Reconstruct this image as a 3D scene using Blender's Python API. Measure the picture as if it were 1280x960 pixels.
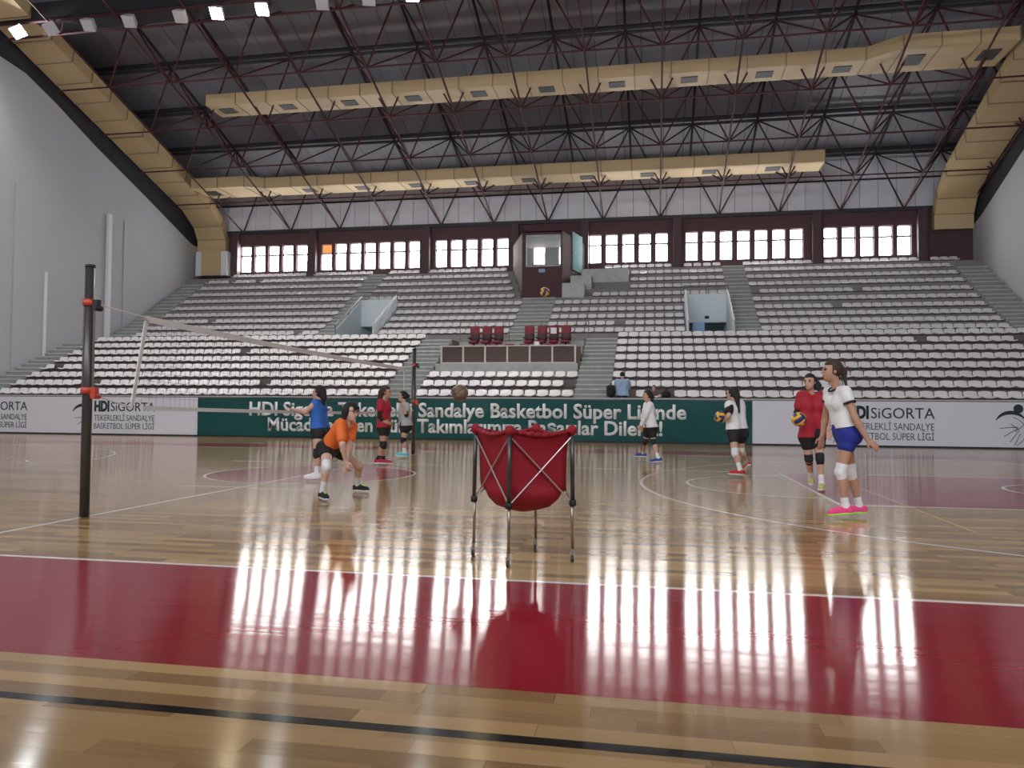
import bpy, bmesh, math, random
import numpy as np
from mathutils import Vector, Matrix

for o in list(bpy.data.objects): bpy.data.objects.remove(o)
SC = bpy.context.scene
COL = SC.collection
random.seed(4)
# ---------------------------------------------------------------- camera
# world: origin = centre of the court, X along the court, Y towards the grandstand, Z up
CAM = np.array([5.9125, -12.7691, 1.1806]); FPX = 965.18
YAW, PITCH, ROLL = -0.183255, 0.031132, 0.007857
_fw = np.array([math.sin(YAW)*math.cos(PITCH), math.cos(YAW)*math.cos(PITCH), math.sin(PITCH)])
_r = np.array([math.cos(YAW), -math.sin(YAW), 0.0]); _u = np.cross(_r, _fw)
_r2 = _r*math.cos(ROLL)+_u*math.sin(ROLL); _u2 = _u*math.cos(ROLL)-_r*math.sin(ROLL)
cd = bpy.data.cameras.new('camera'); cam = bpy.data.objects.new('camera', cd); COL.objects.link(cam)
cd.sensor_width = 36.0; cd.lens = FPX/1280*36; cd.clip_end = 300; cd.clip_start = 0.05
M = Matrix(((_r2[0], _u2[0], -_fw[0], CAM[0]), (_r2[1], _u2[1], -_fw[1], CAM[1]), (_r2[2], _u2[2], -_fw[2], CAM[2]), (0, 0, 0, 1)))
cam.matrix_world = M; SC.camera = cam
def J(px, py, v):            # the point of the plane Y = v seen at a photo pixel
    d = _fw*FPX + _r2*(px-640) - _u2*(py-480)
    return CAM + d*((v-CAM[1])/d[1])
# ---------------------------------------------------------------- world, exposure
W = bpy.data.worlds.new('world'); SC.world = W; W.use_nodes = True
W.node_tree.nodes['Background'].inputs[0].default_value = (0.75, 0.86, 1.0, 1); W.node_tree.nodes['Background'].inputs[1].default_value = 1.0
SC.view_settings.view_transform = 'Standard'; SC.view_settings.look = 'None'
SC.view_settings.exposure = 0.22; SC.view_settings.gamma = 1.0; SC.view_settings.use_curve_mapping = False
PANE_FAR = 21.0      # daylight in the window panes behind the grandstand
FILL_PANE = 8.0     # fill light from the added panes in the unseen rear wall
LAMP = 620.0
SC.cycles.max_bounces = 8; SC.cycles.sample_clamp_indirect = 6.0
# ---------------------------------------------------------------- materials
MATS = {}
def nodes(name):
    m = bpy.data.materials.new(name); m.use_nodes = True; nt = m.node_tree
    MATS[name] = m
    return m, nt, nt.nodes['Principled BSDF']
def N(nt, t, **k):
    n = nt.nodes.new(t)
    for a, b in k.items(): setattr(n, a, b)
    return n
def pbr(name, col, rough=0.6, metal=0.0, var=0.12, scale=6.0, bump=0.0, coat=0.0, stretch=(1, 1, 1), rnd=0.0, spec=None):
    m, nt, b = nodes(name)
    tc = N(nt, 'ShaderNodeNewGeometry'); mp = N(nt, 'ShaderNodeMapping'); mp.inputs['Scale'].default_value = stretch
    nz = N(nt, 'ShaderNodeTexNoise'); nz.inputs['Scale'].default_value = scale; nz.inputs['Detail'].default_value = 5
    nt.links.new(tc.outputs['Position'], mp.inputs[0]); nt.links.new(mp.outputs[0], nz.inputs['Vector'])
    mix = N(nt, 'ShaderNodeMix', data_type='RGBA')
    mix.inputs['A'].default_value = tuple(max(0, c*(1-var)) for c in col)+(1,)
    mix.inputs['B'].default_value = tuple(min(1, c*(1+var)) for c in col)+(1,)
    nt.links.new(nz.outputs[0], mix.inputs['Factor'])
    out = mix.outputs['Result']
    if rnd:
        oi = N(nt, 'ShaderNodeObjectInfo'); hs = N(nt, 'ShaderNodeHueSaturation'); mr = N(nt, 'ShaderNodeMapRange')
        mr.inputs['To Min'].default_value = 1-rnd; mr.inputs['To Max'].default_value = 1+rnd
        nt.links.new(oi.outputs['Random'], mr.inputs['Value']); nt.links.new(mr.outputs[0], hs.inputs['Value'])
        nt.links.new(out, hs.inputs['Color']); out = hs.outputs[0]
    nt.links.new(out, b.inputs['Base Color'])
    b.inputs['Roughness'].default_value = rough; b.inputs['Metallic'].default_value = metal
    if coat: b.inputs['Coat Weight'].default_value = coat; b.inputs['Coat Roughness'].default_value = 0.1
    if spec is not None: b.inputs['Specular IOR Level'].default_value = spec
    if bump:
        bp = N(nt, 'ShaderNodeBump'); bp.inputs['Strength'].default_value = bump; bp.inputs['Distance'].default_value = 0.02
        nt.links.new(nz.outputs[0], bp.inputs['Height']); nt.links.new(bp.outputs[0], b.inputs['Normal'])
    return m
def emit(name, col, s):
    m, nt, b = nodes(name)
    b.inputs['Base Color'].default_value = tuple(min(1, c)*0.8 for c in col)+(1,)
    b.inputs['Emission Color'].default_value = tuple(col)+(1,); b.inputs['Emission Strength'].default_value = s
    return m
def floor_mat(name, kind, col):
    """lacquered sports parquet: kind 'wood' draws strips, 'paint' a flat colour over the same gently wavy lacquer"""
    m, nt, b = nodes(name)
    g = N(nt, 'ShaderNodeNewGeometry')
    mp = N(nt, 'ShaderNodeMapping'); mp.inputs['Scale'].default_value = (0.8, 6.0, 1)
    nt.links.new(g.outputs['Position'], mp.inputs[0])
    w = N(nt, 'ShaderNodeTexNoise'); w.inputs['Scale'].default_value = 1.0; w.inputs['Detail'].default_value = 4.0
    nt.links.new(mp.outputs[0], w.inputs['Vector'])
    mp2 = N(nt, 'ShaderNodeMapping'); mp2.inputs['Scale'].default_value = (0.35, 0.9, 1)
    nt.links.new(g.outputs['Position'], mp2.inputs[0])
    w2 = N(nt, 'ShaderNodeTexNoise'); w2.inputs['Scale'].default_value = 1.0; w2.inputs['Detail'].default_value = 1.0
    nt.links.new(mp2.outputs[0], w2.inputs['Vector'])
    bp = N(nt, 'ShaderNodeBump'); bp.inputs['Strength'].default_value = 1.0; bp.inputs['Distance'].default_value = 0.0016
    bp2 = N(nt, 'ShaderNodeBump'); bp2.inputs['Strength'].default_value = 1.0; bp2.inputs['Distance'].default_value = 0.004
    nt.links.new(w.outputs[0], bp.inputs['Height']); nt.links.new(w2.outputs[0], bp2.inputs['Height'])
    nt.links.new(bp2.outputs[0], bp.inputs['Normal']); nt.links.new(bp.outputs[0], b.inputs['Normal'])
    b.inputs['Roughness'].default_value = 0.105
    b.inputs['Anisotropic'].default_value = 0.88
    tv = N(nt, 'ShaderNodeCombineXYZ'); tv.inputs[1].default_value = 1.0; nt.links.new(tv.outputs[0], b.inputs['Tangent'])
    b.inputs['IOR'].default_value = 1.55
    if kind == 'paint':
        nz = N(nt, 'ShaderNodeTexNoise'); nz.inputs['Scale'].default_value = 3.0; nz.inputs['Detail'].default_value = 6
        nt.links.new(mp.outputs[0], nz.inputs['Vector'])
        mix = N(nt, 'ShaderNodeMix', data_type='RGBA')
        mix.inputs['A'].default_value = tuple(c*0.9 for c in col)+(1,); mix.inputs['B'].default_value = tuple(min(1, c*1.1) for c in col)+(1,)
        nt.links.new(nz.outputs[0], mix.inputs['Factor']); nt.links.new(mix.outputs['Result'], b.inputs['Base Color'])
        return m
    # wood
    grain = N(nt, 'ShaderNodeTexNoise'); grain.inputs['Scale'].default_value = 1.0; grain.inputs['Detail'].default_value = 6
    mg = N(nt, 'ShaderNodeMapping'); mg.inputs['Scale'].default_value = (3.0, 60.0, 60.0)
    nt.links.new(g.outputs['Position'], mg.inputs[0]); nt.links.new(mg.outputs[0], grain.inputs['Vector'])
    ramp = N(nt, 'ShaderNodeValToRGB')
    e = ramp.color_ramp.elements; e[0].position = 0.0; e[1].position = 1.0
    e[0].color = tuple(c*k for c, k in zip(col, (0.50, 0.41, 0.34)))+(1,); e[1].color = tuple(c*k for c, k in zip(col, (1.35, 1.33, 1.28)))+(1,)
    x = e.new(0.5); x.color = tuple(col)+(1,)
    if kind == 'wood':
        br = N(nt, 'ShaderNodeTexBrick'); br.offset = 0.37; br.offset_frequency = 2; br.squash = 1.0
        br.inputs['Color1'].default_value = (0, 0, 0, 1); br.inputs['Color2'].default_value = (1, 1, 1, 1); br.inputs['Mortar'].default_value = (0.35, 0.35, 0.35, 1)
        br.inputs['Scale'].default_value = 1.0; br.inputs['Mortar Size'].default_value = 0.002; br.inputs['Brick Width'].default_value = 0.85; br.inputs['Row Height'].default_value = 0.11
        br.inputs['Bias'].default_value = -0.1
        nt.links.new(g.outputs['Position'], br.inputs['Vector']); tone = br.outputs['Color']
    else:
        oi = N(nt, 'ShaderNodeObjectInfo'); tone = oi.outputs['Random']
    bl = N(nt, 'ShaderNodeMix', data_type='FLOAT'); bl.inputs['Factor'].default_value = 0.3
    nt.links.new(tone, bl.inputs[2]); nt.links.new(grain.outputs[0], bl.inputs[3])
    nt.links.new(bl.outputs[0], ramp.inputs[0]); nt.links.new(ramp.outputs[0], b.inputs['Base Color'])
    return m
WOOD = (0.44, 0.28, 0.13)
floor_mat('wood', 'wood', WOOD); floor_mat('plank', 'plank', WOOD)
floor_mat('red_paint', 'paint', (0.30, 0.013, 0.028)); floor_mat('white_line', 'paint', (0.8, 0.78, 0.76)); floor_mat('black_line', 'paint', (0.008, 0.009, 0.012))
floor_mat('yellow_line', 'paint', (0.62, 0.42, 0.16)); floor_mat('pale_line', 'paint', (0.7, 0.64, 0.53))
pbr('under', (0.09, 0.06, 0.035))
pbr('wall_grey', (0.42, 0.43, 0.465), 0.85, var=0.05, scale=0.6); pbr('wall_white', (0.72, 0.73, 0.76), 0.8, var=0.04)
pbr('wall_maroon', (0.095, 0.05, 0.055), 0.9); pbr('pillar_maroon', (0.07, 0.036, 0.042), 0.6)
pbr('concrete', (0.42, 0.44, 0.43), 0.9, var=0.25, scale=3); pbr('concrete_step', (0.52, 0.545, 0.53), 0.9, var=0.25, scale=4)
pbr('concrete_riser_shaded', (0.30, 0.31, 0.30), 0.9, var=0.25, scale=4); pbr('tier_upper', (0.27, 0.255, 0.26), 0.9, var=0.25, scale=2); pbr('tier_maroon', (0.17, 0.14, 0.135), 0.85, var=0.25, scale=2); pbr('rail_maroon', (0.07, 0.03, 0.035), 0.5)
pbr('seat_white', (0.80, 0.78, 0.80), 0.35, var=0.06, scale=1.5, rnd=0.06)
pbr('seat_skirt', (0.30, 0.28, 0.28), 0.5)  # grey of the skirt panel under the walkway row of seats
pbr('roof_sheet', (0.25, 0.25, 0.285), 0.5, var=0.2, scale=0.7, rnd=0.12); pbr('cladding', (0.74, 0.74, 0.82), 0.5, var=0.12, scale=0.8, rnd=0.07)
pbr('truss_red', (0.06, 0.008, 0.013), 0.75); pbr('truss_dark', (0.025, 0.012, 0.015), 0.75); pbr('purlin', (0.028, 0.028, 0.034), 0.6)
pbr('duct', (0.56, 0.415, 0.23), 0.55, var=0.07, scale=1.2, rnd=0.05); pbr('duct_seam', (0.24, 0.19, 0.11), 0.6); pbr('vent', (0.05, 0.05, 0.055), 0.6)
pbr('black', (0.012, 0.012, 0.014), 0.6); pbr('dark_gap', (0.02, 0.02, 0.024), 0.9)
pbr('window_frame', (0.42, 0.42, 0.44), 0.5); pbr('metal_dark', (0.07, 0.068, 0.07), 0.35, 0.5); pbr('metal', (0.55, 0.53, 0.52), 0.3, 0.9); pbr('brass', (0.33, 0.27, 0.22), 0.35, 0.8)
pbr('clamp_red', (0.5, 0.06, 0.03), 0.4); pbr('net_white', (0.72, 0.7, 0.69), 0.8); pbr('net_cord', (0.05, 0.05, 0.055), 0.8)
pbr('banner_white', (0.73, 0.75, 0.83), 0.6, var=0.03, scale=0.8); pbr('banner_green', (0.006, 0.080, 0.080), 0.5, var=0.12, scale=0.8, spec=0.25)
pbr('print_white', (0.78, 0.8, 0.82), 0.6); pbr('print_dark', (0.012, 0.035, 0.045), 0.6); pbr('print_grey', (0.09, 0.10, 0.12), 0.6)
pbr('vom_blue', (0.72, 0.80, 0.85), 0.7); pbr('vom_teal', (0.42, 0.56, 0.55), 0.7); pbr('door_blue', (0.13, 0.25, 0.28), 0.9); pbr('rail_metal', (0.16, 0.16, 0.17), 0.4, 0.6); pbr('rail_white', (0.66, 0.68, 0.7), 0.4)
pbr('chair_maroon', (0.20, 0.010, 0.028), 0.55); pbr('chair_dark', (0.05, 0.008, 0.016), 0.5); pbr('desk_wood', (0.085, 0.055, 0.045), 0.6, var=0.25, scale=2, stretch=(1, 1, 6), rnd=0.25); pbr('desk_trim', (0.62, 0.56, 0.52), 0.5)
pbr('paper', (0.8, 0.82, 0.85), 0.8); pbr('sign_blue', (0.25, 0.40, 0.66), 0.6)
pbr('cart_red', (0.27, 0.003, 0.014), 0.75, bump=0.15, scale=9); pbr('bag_black', (0.01, 0.01, 0.012), 0.8)
pbr('ball_yellow', (0.78, 0.42, 0.03), 0.45); pbr('ball_blue', (0.02, 0.03, 0.16), 0.45); pbr('ball_brown', (0.14, 0.08, 0.055), 0.5); pbr('ball_tan', (0.20, 0.13, 0.08), 0.5)
for n, c in dict(skin=(0.56, 0.33, 0.24), skin_tan=(0.46, 0.25, 0.17), skin_pale=(0.62, 0.40, 0.31), hair_black=(0.012, 0.010, 0.011), hair_brown=(0.045, 0.026, 0.018),
                 orange=(0.80, 0.16, 0.03), blue_top=(0.025, 0.13, 0.48), blue_shorts=(0.012, 0.025, 0.26), red_top=(0.38, 0.012, 0.028), grey_top=(0.42, 0.43, 0.45), white_top=(0.78, 0.78, 0.80),
                 black_cloth=(0.010, 0.010, 0.012), sock=(0.75, 0.75, 0.77), pink=(0.85, 0.06, 0.26), lime=(0.45, 0.85, 0.10), cyan=(0.12, 0.48, 0.58), shoe_red=(0.5, 0.02, 0.03), shoe_crimson=(0.42, 0.01, 0.06), shoe_blue=(0.015, 0.07, 0.28),
                 shoe_yellow=(0.5, 0.5, 0.16), lip=(0.34, 0.08, 0.08), sky_shirt=(0.30, 0.42, 0.60), brown_cloth=(0.14, 0.10, 0.09), eye=(0.02, 0.015, 0.015), glasses=(0.03, 0.03, 0.03)).items():
    pbr(n, c, 0.5 if 'skin' in n else 0.75, var=0.08, scale=14)
emit('pane', (1.0, 0.99, 0.97), PANE_FAR); emit('fill_pane', (0.95, 0.98, 1.0), FILL_PANE); emit('pane_orange', (1.0, 0.28, 0.08), 1.0)
emit('lamp_white', (0.93, 0.97, 1.0), LAMP); emit('lamp_warm', (1.0, 0.83, 0.55), LAMP); pbr('lamp_off', (0.55, 0.56, 0.6), 0.3); 
m, nt, b = nodes('glass'); b.inputs['Base Color'].default_value = (0.7, 0.8, 0.8, 1); b.inputs['Roughness'].default_value = 0.05; b.inputs['Transmission Weight'].default_value = 0.0; b.inputs['Alpha'].default_value = 0.25
# ---------------------------------------------------------------- mesh helpers
class MB:
    def __init__(s): s.v = []; s.f = []; s.mi = []
    def add(s, vs, fs, mi=0):
        k = len(s.v); s.v += [tuple(map(float, v)) for v in vs]; s.f += [tuple(i+k for i in f) for f in fs]; s.mi += [mi]*len(fs); return s
    def box(s, x0, x1, y0, y1, z0, z1, mi=0):
        return s.hexa([(x0, y0, z0), (x1, y0, z0), (x1, y1, z0), (x0, y1, z0), (x0, y0, z1), (x1, y0, z1), (x1, y1, z1), (x0, y1, z1)], mi)
    def hexa(s, p, mi=0):
        return s.add(p, [(3, 2, 1, 0), (4, 5, 6, 7), (0, 1, 5, 4), (1, 2, 6, 5), (2, 3, 7, 6), (3, 0, 4, 7)], mi)
    def tube(s, a, b, r, n=8, r2=None, cap=True, mi=0):
        a = Vector(a); b = Vector(b); d = (b-a).normalized(); t = Vector((0, 0, 1)) if abs(d.z) < .9 else Vector((1, 0, 0))
        x = d.cross(t).normalized(); y = d.cross(x); r2 = r if r2 is None else r2
        vs = [a+(x*math.cos(2*math.pi*i/n)+y*math.sin(2*math.pi*i/n))*r for i in range(n)]+[b+(x*math.cos(2*math.pi*i/n)+y*math.sin(2*math.pi*i/n))*r2 for i in range(n)]
        fs = [(i, i+n, (i+1) % n+n, (i+1) % n) for i in range(n)]
        if cap: fs += [tuple(range(n)), tuple(range(2*n-1, n-1, -1))]
        return s.add(vs, fs, mi)
    def prism(s, poly, y0, y1, mi=0):     # polygon in XZ swept along Y
        n = len(poly); vs = [(x, y0, z) for x, z in poly]+[(x, y1, z) for x, z in poly]
        return s.add(vs, [tuple(range(n)), tuple(range(2*n-1, n-1, -1))]+[(i, i+n, (i+1) % n+n, (i+1) % n) for i in range(n)], mi)
    def sphere(s, c, r, n=12, m=8, sc=(1, 1, 1), mi=0):
        vs = [(c[0], c[1], c[2]+r*sc[2])]
        for j in range(1, m):
            t = math.pi*j/m
            vs += [(c[0]+r*sc[0]*math.sin(t)*math.cos(2*math.pi*i/n), c[1]+r*sc[1]*math.sin(t)*math.sin(2*math.pi*i/n), c[2]+r*sc[2]*math.cos(t)) for i in range(n)]
        vs.append((c[0], c[1], c[2]-r*sc[2])); e = len(vs)-1
        fs = [(0, 1+i, 1+(i+1) % n) for i in range(n)]
        for j in range(m-2):
            a = 1+j*n
            fs += [(a+i, a+n+i, a+n+(i+1) % n, a+(i+1) % n) for i in range(n)]
        a = 1+(m-2)*n
        fs += [(a+i, e, a+(i+1) % n) for i in range(n)]
        return s.add(vs, fs, mi)
    def mesh(s, name, mats, smooth=False):
        me = bpy.data.meshes.new(name); me.from_pydata(s.v, [], s.f)
        for mm in ([mats] if isinstance(mats, str) else mats): me.materials.append(MATS[mm])
        if any(s.mi): me.polygons.foreach_set('material_index', s.mi)
        bm = bmesh.new(); bm.from_mesh(me); bmesh.ops.recalc_face_normals(bm, faces=bm.faces); bm.to_mesh(me); bm.free()
        if smooth: me.polygons.foreach_set('use_smooth', [True]*len(me.polygons))
        me.update(); return me
    def build(s, name, mats, parent=None, smooth=False):
        return link(name, s.mesh(name, mats, smooth), parent)
WLOC = {}
def link(name, me, parent=None, loc=(0, 0, 0)):
    o = bpy.data.objects.new(name, me); COL.objects.link(o); o.location = loc
    if parent is not None:
        o.parent = parent
        o.matrix_parent_inverse = Matrix.Translation(-WLOC.get(parent.name, Vector((0, 0, 0))))
    WLOC[o.name] = Vector(loc)
    return o
def tag(o, label=None, cat=None, group=None, kind=None):
    if label: o['label'] = label
    if cat: o['category'] = cat
    if group: o['group'] = group
    if kind: o['kind'] = kind
    return o
def thing(name, loc, label, cat, group=None):
    o = bpy.data.objects.new(name, None); COL.objects.link(o); o.location = loc; o.empty_display_size = 0.1
    WLOC[o.name] = Vector(loc); return tag(o, label, cat, group)
def struct(name, mb, mat, label=None):
    o = mb.build(name, mat); o['kind'] = 'structure'
    if label: o['label'] = label
    return o
def sroot(name, loc, label=None):
    o = bpy.data.objects.new(name, None); COL.objects.link(o); o.location = loc; WLOC[o.name] = Vector(loc); o['kind'] = 'structure'
    if label: o['label'] = label
    return o
# ================================================================ floor
WX = 22.3                      # half length of the hall
fl = struct('floor', MB().box(-WX, WX, -9.55, 31.3, -0.2, 0.0), 'wood', 'glossy lacquered parquet floor with basketball and volleyball lines')
MB().box(-WX, WX, -19.5, -9.55, -0.2, -0.022).build('subfloor', 'under', fl)
# parquet strips in front of the red border, each one a board
PW = 0.1085
meshes = {}
for r in range(16):
    y1 = -9.55-r*PW; dist = y1-CAM[1]
    cx = CAM[0]+math.tan(YAW)*dist; half = 0.75*abs(dist)+1.0
    x = cx-half-random.random()*0.8
    while x < cx+half:
        L = random.choice((0.55, 0.7, 0.85, 1.0, 1.15))
        if L not in meshes: meshes[L] = MB().box(0.0006, L-0.0006, -PW+0.0005, -0.0005, -0.022, 0).mesh('plank', 'plank')
        link('plank', meshes[L], fl, (x, y1, 0)); x += L
MB().box(-WX, WX, -19.5, -9.55-16*PW, -0.022, 0).build('floor_behind', 'wood', fl)
# lines and painted zones (thin coats)
def slab(name, x0, x1, y0, y1, h, mat): return MB().box(x0, x1, y0, y1, 0.0, h).build(name, mat, fl)
def ring(name, cx, cy, r, w, a0, a1, h, mat, n=64):
    mb = MB(); vs = []
    for i in range(n+1):
        a = a0+(a1-a0)*i/n
        for rr in (r-w/2, r+w/2):
            vs += [(cx+rr*math.cos(a), cy+rr*math.sin(a), h)]
    mb.add(vs, [(2*i, 2*i+1, 2*i+3, 2*i+2) for i in range(n)])
    return mb.build(name, mat, fl)
def disc(name, cx, cy, r, h, mat, n=64):
    return MB().add([(cx+r*math.cos(2*math.pi*i/n), cy+r*math.sin(2*math.pi*i/n), h) for i in range(n)], [tuple(range(n))]).build(name, mat, fl)
slab('painted_border', -WX, WX, -9.55, -7.52, 0.0004, 'red_paint')
slab('painted_border', -WX, WX, 7.52, 9.55, 0.0004, 'red_paint')
slab('painted_border', -WX, -14.05, -7.52, 7.52, 0.0004, 'red_paint'); slab('painted_border', 14.05, WX, -7.52, 7.52, 0.0004, 'red_paint')
slab('sideline', -14.05, 14.05, -7.55, -7.5, 0.0008, 'white_line'); slab('sideline', -14.05, 14.05, 7.5, 7.55, 0.0008, 'white_line')
slab('baseline', -14.05, -14.0, -7.5, 7.5, 0.0008, 'white_line'); slab('baseline', 14.0, 14.05, -7.5, 7.5, 0.0008, 'white_line')
slab('halfway_line', -0.025, 0.025, -7.5, 7.5, 0.0012, 'white_line')
disc('centre_circle', 0, 0, 1.8, 0.0004, 'red_paint'); ring('centre_circle_line', 0, 0, 1.78, 0.05, 0, 2*math.pi, 0.0008, 'white_line')
for s in (-1, 1):
    a = sorted((s*8.2, s*14.0)); slab('painted_key', a[0], a[1], -2.45, 2.45, 0.0004, 'red_paint')
    b_ = math.asin(6.6/6.75); c0 = 0 if s < 0 else math.pi
    ring('three_point_arc', s*12.425, 0, 6.73, 0.05, c0-b_, c0+b_, 0.0008, 'white_line')
    for t in (-1, 1): a = sorted((s*(12.425-6.75*math.cos(b_)), s*14)); slab('three_point_line', a[0], a[1], t*6.6-.025, t*6.6+.025, 0.0008, 'white_line')
    ring('free_throw_arc', s*8.2, 0, 1.78, 0.05, c0-math.pi/2, c0+math.pi/2, 0.0008, 'white_line')
    ring('no_charge_arc', s*12.425, 0, 1.28, 0.05, c0-math.pi/2, c0+math.pi/2, 0.0008, 'white_line')
    slab('free_throw_line', s*8.2-.025, s*8.2+.025, -2.45, 2.45, 0.0008, 'white_line')
    for t in (-1, 1): a = sorted((s*8.2, s*14)); slab('key_line', a[0], a[1], t*2.45-.025, t*2.45+.025, 0.0008, 'white_line')
    slab('volleyball_end_line', s*9.0-.02, s*9.0+.02, -4.5, 4.5, 0.0012, 'yellow_line')
slab('practice_line', -3.0, 7.4, 2.5, 2.56, 0.0010, 'pale_line')
slab('practice_line', -0.9, 1.2, -2.45, -2.39, 0.0010, 'pale_line')
MB().box(-WX, WX, -10.05, -9.99, -0.021, 0.0009).build('border_line', 'black_line', fl)

# ================================================================ walls
def wallprofile(x0, x1, name):
    # side wall: its top follows the roof slope
    prof = [(-19.5, -0.2), (31.45, -0.2), (31.45, 10.9), (30.2, 11.2), (26, 12.85), (21.9, 14.4), (19.1, 15.6), (17.3, 16.25), (15.9, 16.4), (-19.5, 16.4)]
    n = len(prof); vs = [(x0, a, c) for a, c in prof]+[(x1, a, c) for a, c in prof]
    return MB().add(vs, [tuple(range(n)), tuple(range(2*n-1, n-1, -1))]+[(i, i+n, (i+1) % n+n, (i+1) % n) for i in range(n)])
wl = struct('wall_left', wallprofile(-WX-0.4, -WX, 'wall_left'), 'wall_grey', 'plain light grey side wall beside the stairs')
wr = struct('wall_right', wallprofile(WX, WX+0.4, 'wall_right'), 'wall_grey', 'plain light grey side wall with a slanting top')
# shallow raised panels and the white strips on the left wall
MB().box(-WX, -WX+0.05, 16.9, 22.7, 0, 11.1).build('wall_panel', 'wall_grey', wl)
MB().box(-WX, -WX+0.05, 24.1, 30.9, 0, 11.1).build('wall_panel', 'wall_grey', wl)
MB().box(-WX, -WX+0.22, 22.72, 22.95, 3.4, 11.15).build('wall_strip', 'wall_white', wl)
MB().box(-WX, -WX+0.12, 18.66, 18.78, 2.4, 7.4).build('wall_strip', 'wall_white', wl)
# dark lining between the side walls and the roof
for s, w_ in ((-1, wl), (1, wr)):
    x0, x1 = sorted((s*(WX+0.05), s*(WX+0.45)))
    prof = [(31.45, 10.5), (31.45, 15.3), (3.0, 24.9), (-19.5, 17.2), (-19.5, 15), (15.5, 15.5), (21.9, 14.0)]
    n = len(prof); vs = [(x0, a, c) for a, c in prof]+[(x1, a, c) for a, c in prof]
    MB().add(vs, [tuple(range(n)), tuple(range(2*n-1, n-1, -1))]+[(i, i+n, (i+1) % n+n, (i+1) % n) for i in range(n)]).build('gable_lining', 'dark_gap', w_)
# unseen rear wall with invented glowing panes that fill the hall with light
bw = MB().box(-WX, WX, -19.8, -19.5, -0.2, 9.5).box(-WX, WX, -19.8, -19.5, 14.0, 17.5)
for k in range(9): x = -WX+k*(2*WX-0.6)/8; bw.box(x, x+0.6, -19.8, -19.5, 9.5, 14.0)
wb_ = struct('wall_back', bw, 'wall_grey', 'unseen rear wall with added glowing panes for fill light')
for k in range(8):
    x = -WX+k*(2*WX-0.6)/8+0.6; x2 = -WX+(k+1)*(2*WX-0.6)/8
    MB().box(x, x2, -19.7, -19.65, 9.5, 14.0).build('window_pane', 'fill_pane', wb_)
struct('near_shade_block', MB().box(-WX, WX, -19.5, -14.2, 0, 5.0), 'wall_grey', 'added unseen block shading the floor nearest the camera')  # added block out of view, keeps the rear pane light off the foreground
# ---------------------------------------------------------------- far window wall
GRP = [(-19.57, 5), (-14.24, 7), (-6.99, 5), (2.12, 5), (7.49, 7), (14.82, 5)]
PIT, GW = 0.93, 0.70
WZ0, WZ1, WT = 9.48, 11.10, 10.52
VW = 31.2
fw = MB().box(-WX, WX, VW, VW+0.25, 4.0, WZ0).box(-WX, WX, VW, VW+0.25, WZ1, 12.0)
xs = -WX; wins = []
AP = [g0+k*PIT+0.07 for g0, n in GRP[:3] for k in range(n)]+[-1.05, 0.42]+[g0+k*PIT+0.07 for g0, n in GRP[3:] for k in range(n)]
for a in AP:
    if True:
        fw.box(xs, a, VW, VW+0.25, WZ0, WZ1); xs = a+GW; wins.append((a, xs))
fw.box(xs, WX, VW, VW+0.25, WZ0, WZ1)
wf = struct('wall_far', fw, 'wall_maroon', 'dark maroon window wall along the top of the grandstand')
MB().box(-WX, WX, VW-0.12, VW+0.1, 11.86, 12.06).build('eaves_beam', 'purlin', wf)
for u in (-19.73, -14.58, -7.42, -2.1, 1.95, 7.12, 14.48, 19.75):
    MB().box(u-0.22, u+0.22, VW-0.38, VW, 8.6, 11.86).build('pillar', 'pillar_maroon', wf)
for i, (a, b_) in enumerate(wins):
    wo = sroot('window_%d' % (i+1), (a, VW, WZ0))
    f = MB()
    for (x0, x1, z0, z1) in ((a, a+.05, WZ0, WZ1), (b_-.05, b_, WZ0, WZ1), (a, b_, WZ0, WZ0+.05), (a, b_, WZ1-.05, WZ1), (a, b_, WT-.055, WT+.055)): f.box(x0, x1, VW+.12, VW+.24, z0, z1)
    f.build('window_frame', 'window_frame', wo)
    MB().box(a+.05, b_-.05, VW+.19, VW+.20, WZ0+.05, WT-.055).build('pane', 'pane', wo)
    MB().box(a+.05, b_-.05, VW+.19, VW+.20, WT+.055, WZ1-.05).build('pane', 'pane_orange' if i == 5 else 'pane', wo)
# upper cladding above the windows
k = 0; x = -WX
while x < WX-0.1:
    x2 = min(x+0.93, WX); MB().box(x+0.012, x2-0.012, VW+0.12, VW+0.16, 12.06, 15.0).build('cladding_panel', 'cladding', wf); x = x2
MB().box(-WX, WX, VW+0.17, VW+0.3, 12.0, 15.4).build('cladding_backing', 'dark_gap', wf)
MB().box(-WX, WX, VW+0.04, VW+0.11, 13.62, 13.70).build('cladding_rail', 'truss_dark', wf)
# ================================================================ roof
SL = 0.338; TILT = math.atan(SL)
def zroof(v): return 15.25+SL*(30.47-v)
ce = sroot('ceiling', (0, 3, 24), 'dark corrugated steel roof on a sloping space frame')
x = -WX
while x < WX-0.1:
    x2 = min(x+1.06, WX)
    MB().hexa([(x+.015, 31.5, zroof(31.5)), (x2-.015, 31.5, zroof(31.5)), (x2-.015, 3, zroof(3)), (x+.015, 3, zroof(3)),
               (x+.015, 31.5, zroof(31.5)+.05), (x2-.015, 31.5, zroof(31.5)+.05), (x2-.015, 3, zroof(3)+.05), (x+.015, 3, zroof(3)+.05)]).build('roof_sheet', 'roof_sheet', ce)
    x = x2
z3 = zroof(3)
MB().hexa([(-WX, 31.5, zroof(31.5)+.06), (WX, 31.5, zroof(31.5)+.06), (WX, 3, z3+.06), (-WX, 3, z3+.06), (-WX, 31.5, zroof(31.5)+.2), (WX, 31.5, zroof(31.5)+.2), (WX, 3, z3+.2), (-WX, 3, z3+.2)]).build('roof_deck', 'dark_gap', ce)
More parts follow.
